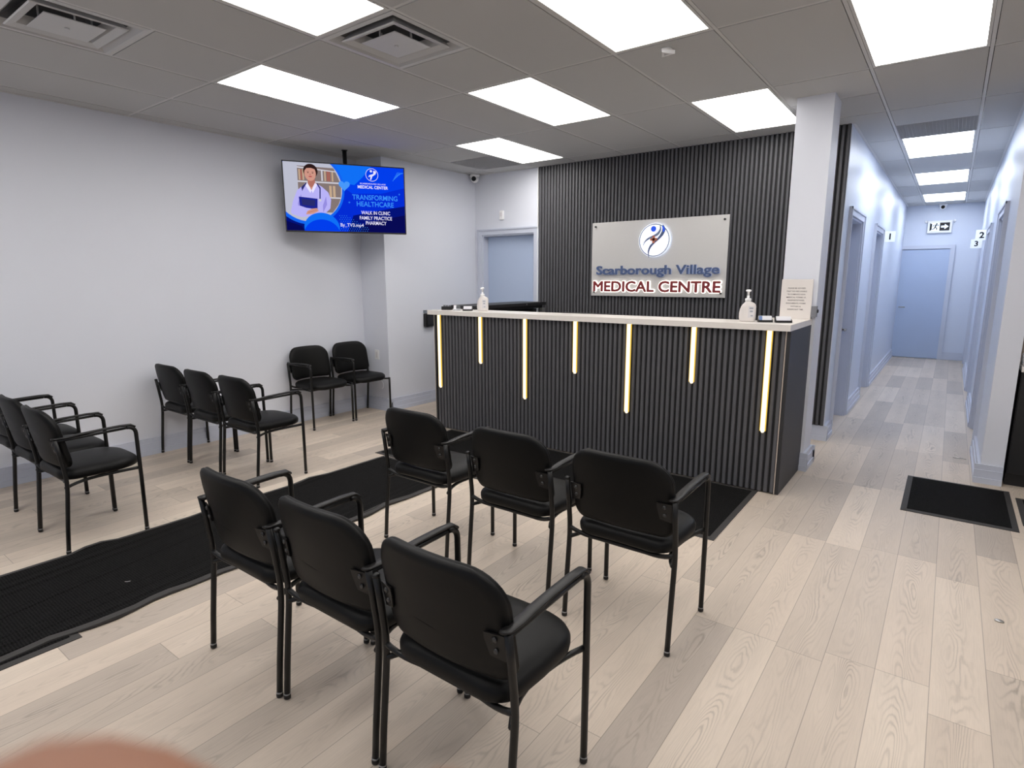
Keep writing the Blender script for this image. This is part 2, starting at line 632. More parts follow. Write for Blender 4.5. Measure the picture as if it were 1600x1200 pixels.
# end door needs no opening: leaf stands proud in its frame
m = MB().box(-.845, -.10, YE - .035, YE - .004, .012, 2.06)
d = m.build('door_7', 'door'); struct(d, 'blue door closing the far end of the hallway')
m = MB()
m.box(-.10, -.03, YE - .05, YE - .001, 0, 2.14)
m.box(XHL + .001, -.845, YE - .05, YE - .001, 0, 2.14)
m.box(-.845, -.10, YE - .05, YE - .001, 2.075, 2.14)
m.build('door_frame', 'trim', d)
MB().tube([(-.80, YE - .035, .98), (-.80, YE - .08, .98), (-.70, YE - .08, .98)], .01, 8).build('door_handle', 'steel', d, smooth=True)


# baseboards: stepped profile ---------------------------------------
def base_run(m, fn, a, b):
    for d, z0, z1 in ((.018, 0, .145), (.026, 0, .105), (.036, 0, .045)):
        p, q = fn(a, 0, 0), fn(b, d, 0)
        m.box(min(p[0], q[0]), max(p[0], q[0]), min(p[1], q[1]), max(p[1], q[1]), z0 + .0005, z1)


def baseboard(side, runs):
    m = MB()
    for fn, a, b in runs:
        base_run(m, fn, a, b)
    struct(m.build('baseboard_' + side, 'trim'), 'stepped pale blue baseboard')


fnW = lambda x0: (lambda u, d, z: (x0 + d, u, z))
baseboard('left', [(fnW(XL), YF, YC)])
baseboard('chase', [(lambda u, d, z: (u, YC - d, z), XL + .037, XJ + .036), (fnW(XJ), YC, YB)])
baseboard('pillar', [(lambda u, d, z: (u, PY0 - d, z), PX0 + .19, PX1 + .036), (fnW(PX1), PY0, PY1), (lambda u, d, z: (u, PY1 + d, z), PX0, PX1 + .036)])
baseboard('hall_left', [(fnW(XHL), YB, LD[0][0] - .075), (fnW(XHL), LD[0][1] + .075, LD[1][0] - .075), (fnW(XHL), LD[1][1] + .075, YE),
                        (lambda u, d, z: (u, YB - d, z), -1.3, XHL + .036)])
fnr = lambda u, d, z: (XHR - d, u, z)
baseboard('hall_right', [(fnr, 5.55, RD[0][0] - .075), (fnr, RD[0][1] + .075, RD[1][0] - .075), (fnr, RD[1][1] + .075, RD[2][0] - .075),
                         (lambda u, d, z: (u, 5.55 - d, z), XHR - .036, .45)])
baseboard('hall_end', [(lambda u, d, z: (u, YE - d, z), -.03, XHR - .037)])
baseboard('back', [(lambda u, d, z: (u, YB - d, z), XJ + .037, DX0 - .076)])

# ceiling -----------------------------------------------------------
GX0, GY0, S = -4.839, 2.213, .61
special = {}   # cells (k, j_half) taken by fixtures, half rows of .61
mc = MB()
mt_ = MB()
LAMPS = [(1, 0), (3, -2), (3, 2), (5, 0), (5, 4), (1, 4), (7, 2), (1, -4), (5, -4), (7, -2), (9, 0), (9, -4), (3, -6)]
HLAMPS = [(7, 8), (7, 12), (7, 16)]
VENTS = [(1, -1), (3, 0 + 0)]
VENTS = [(1, -2 + 0)]
taken = set()
for k, j in LAMPS + HLAMPS:
    taken.add((k, j)); taken.add((k, j + 1))
DIFF = [(1, -2), (3, 0)]
GRIL = [(0, 5), (7, 7)]
for c in DIFF + GRIL:
    taken.add(c)
g = .0135
SPLIT = {(6, 4), (6, 5)}


def rect_ceiling(kx, j, n):
    """tile at column kx covering n half rows from j"""
    x0, x1 = GX0 + S * kx, GX0 + S * (kx + 1)
    y0, y1 = GY0 + S * j, GY0 + S * (j + n)
    return x0, x1, y0, y1


def clip_regions(x0, x1, y0, y1):
    out = []
    # main room
    for (a, b, c, d) in ((XL, XR, YF, YB), (XHL, XHR, YB, YE)):
        X0, X1, Y0, Y1 = max(x0, a), min(x1, b), max(y0, c), min(y1, d)
        if X1 - X0 > .03 and Y1 - Y0 > .03:
            out.append((X0, X1, Y0, Y1))
    return out


for k in range(-2, 14):
    j = -8
    while j < 20:
        if (k, j) in taken:
            j += 1
            continue
        two = (j % 2 == 0) and (k, j + 1) not in taken and (k, j) not in SPLIT
        n = 2 if two else 1
        x0, x1, y0, y1 = rect_ceiling(k, j, n)
        for (X0, X1, Y0, Y1) in clip_regions(x0, x1, y0, y1):
            gx0 = g if abs(X0 - x0) < 1e-6 else 0
            gx1 = g if abs(X1 - x1) < 1e-6 else 0
            gy0 = g if abs(Y0 - y0) < 1e-6 else 0
            gy1 = g if abs(Y1 - y1) < 1e-6 else 0
            mc.box(X0 + gx0, X1 - gx1, Y0 + gy0, Y1 - gy1, CEIL - .001, CEIL + .012)
        j += n
mc.box(XL - .1, XR + .1, YF - .1, YE + .1, CEIL + .2, CEIL + .25, 1)
struct(mc.build('ceiling', ['tile', 'gap']), 'suspended ceiling of grey-white tiles')
# tees
for k in range(-1, 14):
    x = GX0 + S * k
    for (a, b, c, d) in ((XL, XR, YF, YB), (XHL, XHR, YB, YE)):
        if a < x < b:
            mt_.box(x - .0095, x + .0095, c, d, CEIL + .001, CEIL + .03)
for k in range(-2, 14):
    for j in range(-8, 20):
        y = GY0 + S * j
        need = (j % 2 == 0) or (k, j) in taken or (k, j - 1) in taken or (k, j) in SPLIT
        inside = any((k, jj) in taken for jj in ())
        if (k, j) in [(a, b + 1) for a, b in LAMPS + HLAMPS]:
            need = False
        if not need:
            continue
        for (X0, X1, Y0, Y1) in clip_regions(GX0 + S * k, GX0 + S * (k + 1), y - .3, y + .3):
            if Y0 < y < Y1:
                mt_.box(X0 + .011, X1 - .011, y - .0095, y + .0095, CEIL + .001, CEIL + .03)
struct(mt_.build('trim_1', 'tee'), 'white metal grid of the suspended ceiling')
# wall angle
mw = MB()
mw.box(XL, XL + .022, YF, YC, CEIL - .004, CEIL - .001)
mw.box(XL, XJ + .022, YC - .022, YC, CEIL - .004, CEIL - .001)
mw.box(XJ, XJ + .022, YC, YB, CEIL - .004, CEIL - .001)
mw.box(XJ, XHL, YB - .03, YB, CEIL - .004, CEIL - .001)
mw.box(XHL, XHL + .022, YB, YE, CEIL - .004, CEIL - .001)
mw.box(XHR - .022, XHR, 5.55, YE, CEIL - .004, CEIL - .001)
struct(mw.build('trim_2', 'tee'), 'metal angle where the ceiling meets the walls')


def panel_lamp(k, j, mt, label, group):
    x0, x1, y0, y1 = rect_ceiling(k, j, 2)
    cx, cy = (x0 + x1) / 2, (y0 + y1) / 2
    t = thing('ceiling_light', label, 'ceiling light', (cx, cy, CEIL - .001), 0, group)
    hx, hy = S / 2 - .012, S - .012
    m = MB()
    w = .016
    for a in ((-hx, hx, -hy, -hy + w), (-hx, hx, hy - w, hy), (-hx, -hx + w, -hy + w, hy - w), (hx - w, hx, -hy + w, hy - w)):
        m.box(*a, 0, .02)
    m.build('frame', 'lampframe', t)
    MB().box(-hx + w, hx - w, -hy + w, hy - w, .003, .012).build('diffuser', mt, t)
    return t


GR = 'recessed ceiling light panels in the waiting room'
lab = {(1, 0): 'lit panel light in the ceiling in front of the television, near the left wall',
       (3, -2): 'lit panel light cut by the top edge, beside the square air vent',
       (3, 2): 'lit panel light in the middle of the ceiling, between two others in its row',
       (5, 0): 'large lit panel light cut by the top edge, next to the small triangular sprinkler cover',
       (5, 4): 'lit panel light over the counter, touching the pillar',
       (1, 4): 'lit panel light nearest the back corner, beside the grey return grille',
       (7, 2): 'largest lit panel light at top right, in front of the hallway',
       (1, -4): 'lit panel light beyond the left air vent, cut by the corner of the picture'}
for k, j in LAMPS:
    panel_lamp(k, j, 'lampl' if k == 1 else 'lamp', lab.get((k, j), 'lit panel light in the ceiling behind the viewer'), GR)
for (k, j), l in zip(HLAMPS, ('first panel light over the hallway, behind the grey ceiling grille', 'second panel light over the hallway, between a larger and a smaller one', 'farthest panel light over the hallway, above the exit sign')):
    panel_lamp(k, j, 'lamph', l, 'recessed panel lights over the hallway')


def sq(h, z):
    return [(-h, -h, z), (h, -h, z), (h, h, z), (-h, h, z)]


def ring_plate(m, a, za, b, zb, mi=0):
    A, B = sq(a, za), sq(b, zb)
    va = [m.bm.verts.new(p) for p in A]
    vb = [m.bm.verts.new(p) for p in B]
    for i in range(4):
        f = m.bm.faces.new((va[i], va[(i + 1) % 4], vb[(i + 1) % 4], vb[i]))
        f.material_index = mi


def diffuser(k, j, label):
    x0, x1, y0, y1 = rect_ceiling(k, j, 1)
    t = thing('air_vent', label, 'air vent', ((x0 + x1) / 2, (y0 + y1) / 2, CEIL - .001), 0, 'square ceiling air diffusers')
    m = MB()
    ring_plate(m, .293, .0, .268, -.005)
    ring_plate(m, .268, -.005, .235, .030)
    ring_plate(m, .293, .0, .293, .02)
    m.build('frame', 'vent', t, recalc=False)
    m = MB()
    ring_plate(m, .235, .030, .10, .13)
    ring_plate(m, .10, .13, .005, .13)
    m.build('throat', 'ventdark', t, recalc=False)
    m = MB()
    ring_plate(m, .218, -.006, .212, -.011)
    ring_plate(m, .212, -.011, .172, .002)
    ring_plate(m, .172, .002, .150, .045)
    ring_plate(m, .218, -.006, .170, .050)
    m.build('outer_cone', 'vent', t, recalc=False)
    m = MB()
    m.box(-.138, .138, -.138, .138, -.014, -.008, bev=.003)
    m.lathe([(.012, -.0145), (.012, -.019), (.003, -.020)], n=12)
    for a in (-1, 1):
        m.box(a * .12 - .004, a * .12 + .004, -.004, .004, -.012, .08)
        m.box(-.004, .004, a * .12 - .004, a * .12 + .004, -.012, .08)
    m.build('center_plate', 'vent', t)


diffuser(1, -2, 'square air vent at the left, close to the left wall')
diffuser(3, 0, 'square air vent between panel lights, near the middle of the picture')


def grille(k, j, label):
    x0, x1, y0, y1 = rect_ceiling(k, j, 1)
    m = MB()
    m.box(x0 + .012, x1 - .012, y0 + .012, y1 - .012, CEIL + .008, CEIL + .012)
    n = 22
    for i in range(n + 1):
        a = x0 + .014 + (S - .03) * i / n
        m.box(a, a + .002, y0 + .012, y1 - .012, CEIL - .003, CEIL + .008)
        b = y0 + .014 + (S - .03) * i / n
        m.box(x0 + .012, x1 - .012, b, b + .002, CEIL - .0035, CEIL + .0075)
    tag(m.build('return_grille', 'grille'), label, 'ceiling grille', 'grey return air grilles')


grille(0, 5, 'grey return air grille in the ceiling at the back left corner')
grille(7, 7, 'grey return air grille in the ceiling at the hallway entrance')

# sprinkler cover
t = thing('sprinkler_cover', 'small white triangular sprinkler cover on a ceiling tile', 'sprinkler', (-1.5, 3.54, CEIL - .001))
MB().lathe([(.03, 0), (.035, -.004), (.03, -.008), (.0, -.008)][:3], n=20).build('base_plate', 'white', t)
a0 = .4
tri = lambda r: [(r * math.cos(a0 + i * 2 * PI / 3), r * math.sin(a0 + i * 2 * PI / 3)) for i in range(3)]
m = MB()
To, Ti = tri(.05), tri(.022)
for i in range(3):
    q = [To[i], To[(i + 1) % 3], Ti[(i + 1) % 3], Ti[i]]
    m.prism(q, lambda a, b, d: (a, b, d), -.03, -.009)
m.build('guard', 'white', t)


# ------------------------------------------------------------------ slatted panels
def slat_profile(x0, x1, pitch, depth):
    pts = []
    n = int(round((x1 - x0) / pitch))
    p = (x1 - x0) / n
    for i in range(n):
        a = x0 + p * i
        pts += [(a, .002), (a + p * .34, .002), (a + p * .40, depth * .8), (a + p * .48, depth), (a + p * .84, depth), (a + p * .94, depth * .8)]
    pts.append((x1, .002))
    return pts


def slat_panel(m, x0, x1, y, z0, z1, pitch=.0425, depth=.017):
    pr = slat_profile(x0, x1, pitch, depth)
    out = pr + [(x1, -.004), (x0, -.004)]
    A = [m.bm.verts.new((a, y - b, z0)) for a, b in out]
    B = [m.bm.verts.new((a, y - b, z1)) for a, b in out]
    n = len(out)
    for i in range(n):
        f = m.bm.faces.new((A[i], A[(i + 1) % n], B[(i + 1) % n], B[i]))
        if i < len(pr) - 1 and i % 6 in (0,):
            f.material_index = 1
    # caps as strips
    k = len(pr)
    bA0, bA1 = A[-1], A[-2]
    m.bm.faces.new(A[::-1]); m.bm.faces.new(B)


t = thing('slatted_wall_panel', 'charcoal fluted slat panel covering the back wall behind the reception', 'wall panel', (0, 0, 0))
m = MB(); slat_panel(m, -4.165, XHL - .004, YB - .016, .147, CEIL - .005); m.build('slats', ['slat', 'slatback'], t)
MB().box(-4.165, XHL - .004, YB - .0155, YB - .001, .147, CEIL - .005).build('backing', 'slatback', t)
MB().box(-4.176, -4.166, YB - .034, YB - .001, .0, CEIL - .005).build('edge_trim', 'white', t)
struct(MB().box(XHL - .0035, XHL + .001, YB - .020, YB + .001, .146, CEIL - .002).build('trim_3', 'wall'))

# ------------------------------------------------------------------ reception counter
CX0, CX1, CY, CT = -4.215, -.872, 4.335, 1.185
t = thing('reception_counter', 'charcoal slatted reception counter with glowing strips and a white top', 'reception counter', (0, 0, 0))
m = MB(); slat_panel(m, CX0, CX1 - .012, CY + .012, .012, CT - .001); m.build('front_panel', ['slat', 'slatback'], t)
MB().box(CX0, CX1 - .013, CY + .0125, CY + .05, .005, CT - .001).build('front_backing', 'slatback', t)
MB().box(CX1 - .004, CX1 + .02, CY + .004, 5.055, .003, CT - .001).build('side_panel', 'side', t)
MB().box(CX0, CX0 - .018, CY - .002, CY + .30, .003, CT - .001).build('side_panel', 'side', t)
MB().box(CX1 - .011, CX1 - .005, CY - .004, CY + .02, .003, CT - .001).build('edge_strip', 'edge', t)
MB().box(CX0 - .024, CX0 - .019, CY - .003, CY + .30, .003, CT - .001).build('edge_strip', 'edge', t)
m = MB()
yf = 4.300
m.prism([(-4.30, yf), (-.850, yf), (-.850, 5.055), (-1.14, 5.055), (-1.14, 4.66), (-4.30, 4.66)], lambda a, b, d: (a, b, d), CT, 1.228)
m.build('countertop', 'quartz', t)
for x, zb in ((-4.155, .445), (-3.61, .741), (-3.08, .452), (-2.55, .744), (-2.05, .461), (-1.52, .766), (-.985, .463)):
    m = MB()
    fn = lambda a, b, d: (x + a, CY - .002 - b, d)
    sec = [(-.015, 0), (-.015, .020), (-.011, .025), (.011, .025), (.015, .020), (.015, 0)]
    m.rings([[fn(a * .45, b * .7, zb - .012) for a, b in sec], [fn(a, b, zb + .006) for a, b in sec], [fn(a, b, CT - .003) for a, b in sec]])
    for f in m.bm.faces: f.smooth = False
    s_ = m.build('light_strip', ['strip'], t)
    s_['label'] = 'glowing warm light strip'
    m = MB()
    for e_ in (-1, 1):
        m.box(x + e_ * .0175 - .002, x + e_ * .0175 + .002, CY - .020, CY + .010, zb, CT - .003)
    m.build('side_lens', 'stripside', s_)
    m = MB()
    for e_ in (-1, 1):
        m.box(x + e_ * .0205 - .0008, x + e_ * .0205 + .0008, CY - .008, CY + .010, zb, CT - .003)
    m.build('channel', 'alu', s_)

# working desk, screens behind the counter
t = thing('reception_desk', 'dark work desk behind the white countertop', 'desk')
MB().box(-4.0, -1.2, 4.70, 5.35, .72, .75).build('desk_top', 'dark', t)
for x in (-3.98, -2.6, -1.24):
    MB().box(x, x + .03, 4.72, 5.30, 0, .72).build('leg', 'dark', t)


def monitor(x, y, w, h, zt, label):
    t = thing('monitor', label, 'monitor', (x, y, .751), 0, 'computer monitors behind the counter')
    MB().box(-w / 2, w / 2, -.02, .012, zt - h - .751, zt - .751, bev=.004).build('housing', 'black', t)
    MB().box(-w / 2 + .012, w / 2 - .012, .012, .014, zt - h - .751 + .015, zt - .751 - .012).build('screen', 'blackgloss', t)
    MB().box(-.025, .025, -.045, -.02, 0.01, .25).build('neck', 'black', t)
    MB().box(-.12, .12, -.11, .08, 0, .012, bev=.003).build('base', 'black', t)


monitor(-2.80, 5.0, .60, .36, 1.214, 'black monitor whose top edge shows above the counter left of the sign')
monitor(-1.76, 5.0, .50, .36, 1.209, 'black monitor whose thin top edge shows above the counter under the sign')

t = thing('return_shelf', 'black raised shelf with a grey post, running from the counter to the back wall', 'shelf', (0, 0, 0))
MB().box(-4.38, -4.0, 4.72, 6.06, 1.225, 1.262, bev=.003).build('shelf_top', 'dark', t)
MB().box(-4.35, -4.03, 4.74, 6.02, 1.192, 1.2245).build('apron', 'black', t)
MB().box(-4.035, -3.985, 5.975, 6.02, 0, 1.1915).build('post', 'alu', t)
MB().box(-4.36, -4.33, 4.76, 4.79, 0, 1.1915).build('post', 'alu', t)
MB().box(-4.36, -4.33, 5.97, 6.0, 0, 1.1915).build('post', 'alu', t)
MB().lathe([(.008, 0), (.008, -.006), (.004, -.007)], (-3.9995, 5.65, 1.244), 10, axis='X').build('screw', 'alu', t)
t = thing('printer', 'black boxy printer under the raised shelf behind the counter', 'printer', (0, 0, 0))
MB().box(-4.34, -4.06, 4.98, 5.94, .93, 1.185, bev=.006).build('body', 'blackgloss', t)
t2 = thing('printer_cabinet', 'black low cabinet under the printer', 'cabinet', (0, 0, 0))
MB().box(-4.36, -4.05, 4.96, 5.95, 0.02, .929).build('body', 'dark', t2)
MB().box(-4.049, -4.035, 4.99, 5.92, .06, .90).build('door', 'dark', t2)


# ------------------------------------------------------------------ items on the counter
def sanitizer(x, y, rz, label, s=1.):
    t = thing('sanitizer_bottle', label, 'sanitizer bottle', (x, y, 1.2285), rz, 'pump bottles of hand sanitizer on the counter')
    # flat asymmetric flask outline
    L = [(-.044, 0), (-.050, .004), (-.056, .02), (-.058, .045), (-.056, .075), (-.048, .105), (-.036, .125), (-.022, .140), (-.018, .147)]
    R = [(.018, .147), (.024, .143), (.038, .140), (.052, .130), (.058, .115), (.058, .02), (.056, .004), (.050, 0)]
    zs = [0, .003, .012, .03, .06, .09, .11, .125, .135, .142, .148]
    def ipl(T, z):
        T = sorted(T, key=lambda q: q[1])
        for a, b in zip(T[:-1], T[1:]):
            if a[1] <= z <= b[1]:
                k = (z - a[1]) / max(1e-6, b[1] - a[1])
                return a[0] + (b[0] - a[0]) * k
        return T[-1][0] if z > T[-1][1] else T[0][0]
    rg = []
    for z in zs:
        l, r = ipl(L, z), ipl(R, z)
        cx, w = (l + r) / 2, (r - l) / 2
        th = .026 if z < .12 else .026 - (.148 - .12 and (z - .12) / .028 * .009)
        if z == 0: w -= .004; th -= .004
        rg.append([(cx + w * (abs(math.cos(a)) ** .6) * (1 if math.cos(a) >= 0 else -1), th * (abs(math.sin(a)) ** .7) * (1 if math.sin(a) >= 0 else -1), z) for a in [2 * PI * k / 28 for k in range(28)]])
    MB().rings(rg).build('bottle_body', 'bottle', t, smooth=True)
    m = MB(); m.lathe([(.019, .1485), (.022, .152), (.022, .166), (.018, .170), (.009, .171), (.009, .19)], n=20)
    m.build('collar', 'white', t, smooth=True)
    m = MB(); m.lathe([(.007, .1905), (.008, .214), (.012, .217), (.019, .222), (.019, .228), (.013, .232), (.003, .233)], n=20)
    m.tube([(0, 0, .222), (0, -.03, .223), (0, -.045, .215)], .006, 8)
    m.build('pump_head', 'white', t, smooth=True)
    m = MB(); m.box(.004, .046, -.0275, -.0262, .03, .115, 0)
    m.box(.012, .038, -.0279, -.0275, .092, .104, 1)
    m.box(.016, .036, -.0279, -.0275, .070, .082, 1)
    m.box(.022, .038, -.0279, -.0275, .040, .048, 1)
    m.build('label_sticker', ['label', 'labelink'], t)


sanitizer(-3.70, 4.47, .35, 'translucent pump bottle of sanitizer near the left end of the counter')
sanitizer(-1.19, 4.49, .30, 'translucent pump bottle of sanitizer near the right end of the counter, beside two card holders')


def card_holder(x, y, rz, blue, label, w=.095):
    t = thing('card_holder', label, 'card holder', (x, y, 1.2285), rz, 'small holders of business cards on the counter')
    m = MB()
    m.box(-w / 2, w / 2, -.02, .025, 0, .004)
    m.prism([(-.022, .002), (-.018, .002), (-.018, .016), (-.022, .016)], lambda a, b, d: (d, a, b), -w / 2, w / 2)
    m.prism([(.022, .002), (.026, .002), (.036, .04), (.032, .04)], lambda a, b, d: (d, a, b), -w / 2, w / 2)
    for s_ in (-1, 1):
        m.prism([(-.022, .0), (.026, .0), (.036, .036), (-.02, .014)], lambda a, b, d: (d, a, b), s_ * w / 2 - .0015, s_ * w / 2 + .0015)
    m.build('tray', 'black', t)
    m = MB()
    m.prism([(-.014, .005), (.010, .005), (.024, .044), (.000, .044)], lambda a, b, d: (d, a, b), -w / 2 + .004, w / 2 - .004)
    if blue:
        m.prism([(-.0145, .005), (-.0141, .005), (-.0002, .044), (-.0006, .044)], lambda a, b, d: (d, a, b), -w / 2 + .004, -w / 2 + .026, 1)
    m.build('cards', ['card', 'cardblue'], t)


card_holder(-1.065, 4.50, .45, True, 'black card holder with blue-edged cards, right beside the sanitizer bottle')
card_holder(-.945, 4.52, .45, False, 'black card holder with white cards, under the paper sign', .105)
card_holder(-3.87, 4.44, .5, False, 'black card holder with tilted white cards, left of the left sanitizer bottle', .09)

t = thing('acrylic_stand', 'small clear acrylic stand with a white card between the two left holders', 'display stand', (-4.02, 4.44, 1.2285), .45)
MB().prism([(-.02, 0), (.02, 0), (.03, .055), (.026, .055), (.016, .004), (-.02, .004)], lambda a, b, d: (d, a, b), -.035, .035).build('stand', 'acryl', t)
MB().prism([(.006, .006), (.008, .006), (.022, .05), (.02, .05)], lambda a, b, d: (d, a, b), -.034, -.008).build('card', 'card', t)
t = thing('desk_organizer', 'black compartment box at the left end of the counter', 'organizer', (-4.17, 4.46, 1.2285), .35)
MB().box(-.05, .05, -.03, .03, 0, .035).build('body', 'black', t)
m = MB()
for i in (-1, 0, 1):
    m.box(i * .03 - .008, i * .03 + .008, -.006, .02, .0352, .048)
m.build('divider', 'smoke', t)

# notice sign
t = thing('notice_sign', 'white printed notice standing on the counter against the pillar', 'sign', (-.972, 5.03, 1.2285), .04)
MB().box(-.112, .112, -.004, .004, 0, .305, bev=.002).build('sheet', 'sheet', t)
m = MB()
for i, (s_, w_) in enumerate((('PLEASE BE ADVISED', .125), ('THAT WE ARE UNABLE', .145), ('TO COMPLETE NON-', .13), ('MEDICAL FORMS I.E.', .14), ('PASSPORTS/TAXES,', .12), ('DOCUMENTS, FORMS', .14), ('WITHIN A', .075), ('SIGNIFICANT TIME.', .115))):
    m.text(s_, .0135, lambda a, b, d, i=i: (a - .0, -.0046, .236 - i * .0235 + b), 0, width=w_, offset=.0002)
m.build('lettering', 'print', t, recalc=False)
t = thing('corner_box', 'small grey box fixed to the pillar at the right end of the counter', 'box', (PX1 + .001, 5.085, 1.29))
MB().box(-.030, .012, -.06, -.027, -.045, .04, bev=.004).build('body', 'smoke', t)
MB().lathe([(.014, 0), (.014, .006), (.008, .008)], (.0125, -.043, .0), 16, axis='X').build('button', 'black', t)

# wall holder at left
t = thing('wall_pocket', 'black wall-mounted holder beside the left end of the counter', 'wall holder', (XJ + .001, 5.21, .96))
MB().box(0, .05, -.085, .085, 0, .165, bev=.012).build('body', 'black', t)
MB().box(.0505, .055, -.06, .06, .03, .13, bev=.003).build('front_panel', 'dark', t)
MB().box(0, .04, -.08, .08, .168, .205, bev=.003).build('cover', 'acryl', t)

# ------------------------------------------------------------------ plaque
t = thing('clinic_sign', 'pale rectangular sign with round lit logo and raised lettering on the slatted panel', 'sign', (-2.615, 6.10, 1.757))
W2, H2 = .772, .411
MB().box(-W2, W2, -.012, 0, -H2, H2, bev=.002).build('plate', 'plaque', t)
for a in (-1, 1):
    for b in (-1, 1):
        MB().lathe([(.011, 0), (.011, -.014), (.007, -.018)], (a * (W2 - .045), -.0125, b * (H2 - .045)), 16, axis='Y').build('standoff_screw', 'screw', t)
P2 = lambda a, b, d: (a, -.0125 - d, b)
m = MB()
m.text('Scarborough Village', .134, lambda a, b, d: (a - .0 + .005, -.0245 - d, b - .137), .014, width=1.405, offset=.0026)
m.build('village_lettering', 'slate', t, recalc=False)
m = MB()
m.text('Scarborough Village', .134, lambda a, b, d: (a + .005, -.0165 - d, b - .137), .0, width=1.405, offset=.001)
m.build('lettering_backlight', 'haloblue', t, recalc=False)
m = MB()
for i_ in range(10):
    q_ = 2 * PI * i_ / 10
    m.text('MEDICAL CENTRE', .158, lambda a, b, d: (a - .003 + .0125 * math.cos(q_), -.0130 - d - .0001 * i_, b - .302 + .0125 * math.sin(q_)), .014, width=1.455)
m.build('lettering_glow', 'glow', t, recalc=False)
m = MB()
for i_ in range(8):
    q_ = 2 * PI * i_ / 8
    m.text('MEDICAL CENTRE', .158, lambda a, b, d: (a - .003 + .0052 * math.cos(q_), -.0290 - d - .00004 * i_, b - .302 + .0052 * math.sin(q_)), .006, width=1.455)
m.build('centre_lettering', 'red', t, recalc=False)
# logo
LX, LZ, LR = -.005, .190, .178
t3 = MB()
t3.lathe([(LR * .93, -.0130), (LR * .93, -.0200), (LR * .8, -.0201)], (LX, 0, LZ), 64, axis='Y')
t3.build('logo_backlight', 'haloled', t)
m = MB(); m.lathe([(LR, -.0260), (LR, -.0340), (LR * .98, -.0345)], (LX, 0, LZ), 64, axis='Y'); ld = m.build('logo_disc', 'logodisc', t)


def swoosh(m, pts, ws, y0, y1, mi):
    P = [Vector((a, b)) for a, b in pts]
    # catmull-rom
    Q, Wd = [], []
    for i in range(len(P) - 1):
        p0, p1, p2, p3 = P[max(i - 1, 0)], P[i], P[i + 1], P[min(i + 2, len(P) - 1)]
        for k in range(8):
            u = k / 8
            Q.append(.5 * ((2 * p1) + (p2 - p0) * u + (2 * p0 - 5 * p1 + 4 * p2 - p3) * u * u + (3 * p1 - p0 - 3 * p2 + p3) * u ** 3))
            Wd.append(ws[i] + (ws[i + 1] - ws[i]) * u)
    Q.append(P[-1]); Wd.append(ws[-1])
    L_, R_ = [], []
    for i, q in enumerate(Q):
        d = (Q[min(i + 1, len(Q) - 1)] - Q[max(i - 1, 0)]).normalized()
        n_ = Vector((-d.y, d.x))
        L_.append(q + n_ * Wd[i] * 1.3); R_.append(q - n_ * Wd[i] * 1.3)
    for i in range(len(Q) - 1):
        q4 = [L_[i], L_[i + 1], R_[i + 1], R_[i]]
        vs = [m.bm.verts.new((LX + v.x, y0, LZ + v.y)) for v in q4]
        f = m.bm.faces.new(vs); f.material_index = mi


m = MB()
yy = -.0352
k = LR / 165.  # zoom pixels to metres
c0 = (755, 350)
cv = lambda L: [((a - c0[0]) * k, -(b - c0[1]) * k) for a, b in L]
swoosh(m, cv([(812, 205), (815, 250), (790, 290), (745, 312), (690, 335), (655, 365), (640, 402)]), [.001, .008, .011, .009, .008, .004, .001], yy, yy, 1)
swoosh(m, cv([(840, 205), (852, 245), (838, 290), (800, 335), (760, 370), (722, 405), (700, 455), (705, 520)]), [.001, .014, .013, .009, .007, .009, .006, .001], yy - .0002, yy, 0)
swoosh(m, cv([(836, 215), (852, 250), (845, 275)]), [.004, .009, .002], yy - .0006, yy, 2)
fnq = lambda a, b, d: (LX + a, d, LZ + b)
dot = cv([(745, 240)])[0]
m.prism([(dot[0] + .029 * math.cos(2 * PI * i / 24), dot[1] + .029 * math.sin(2 * PI * i / 24)) for i in range(24)], fnq, yy - .004, yy, 2)
cr_ = cv([(750, 342)])[0]
for w_, h_ in ((.013, .038), (.038, .013)):
    m.prism([(cr_[0] - w_, cr_[1] - h_), (cr_[0] + w_, cr_[1] - h_), (cr_[0] + w_, cr_[1] + h_), (cr_[0] - w_, cr_[1] + h_)], fnq, yy - .0045, yy, 3)
n = 64
for i in range(n):
    a, b = 2 * PI * i / n, 2 * PI * (i + 1) / n
    vs = [m.bm.verts.new((LX + r_ * math.cos(q), yy, LZ + r_ * math.sin(q))) for r_, q in ((LR * .965, a), (LR * .965, b), (LR * .915, b), (LR * .915, a))]
    f = m.bm.faces.new(vs); f.material_index = 1
m.build('logo_figure', ['slate', 'logogrey', 'logoblue', 'logobrown'], ld, recalc=False)

# ------------------------------------------------------------------ television
TVC = {}


def scr(name, rgb):
    TVC[name] = len(TVC)
    M['tv_' + name] = emis('screen_' + name, rgb, 1.0)


for n_, c_ in (('bg', (4, 44, 212)), ('bg2', (2, 62, 236)), ('light', (16, 112, 246)), ('sky', (72, 152, 250)), ('navy', (4, 18, 120)), ('deep', (8, 10, 84)), ('ring', (20, 100, 240)),
               ('white', (232, 228, 255)), ('txt', (58, 146, 252)), ('photo', (188, 190, 206)), ('shelf', (132, 118, 116)), ('board', (206, 204, 214)), ('book', (168, 96, 84)), ('bookb', (196, 168, 140)),
               ('skin', (208, 150, 134)), ('skin2', (176, 112, 98)), ('hair', (44, 26, 26)), ('coat', (184, 178, 246)), ('coat2', (150, 142, 224)), ('folder', (28, 36, 142)), ('lips', (170, 62, 70)), ('scope', (40, 44, 110))):
    scr(n_, c_)
TW, TH = 1.213, .685
t = thing('television', 'large television showing a blue clinic advert, hung from the ceiling by a black pole', 'television', (-5.10, 3.985, 2.358), math.radians(58.1))
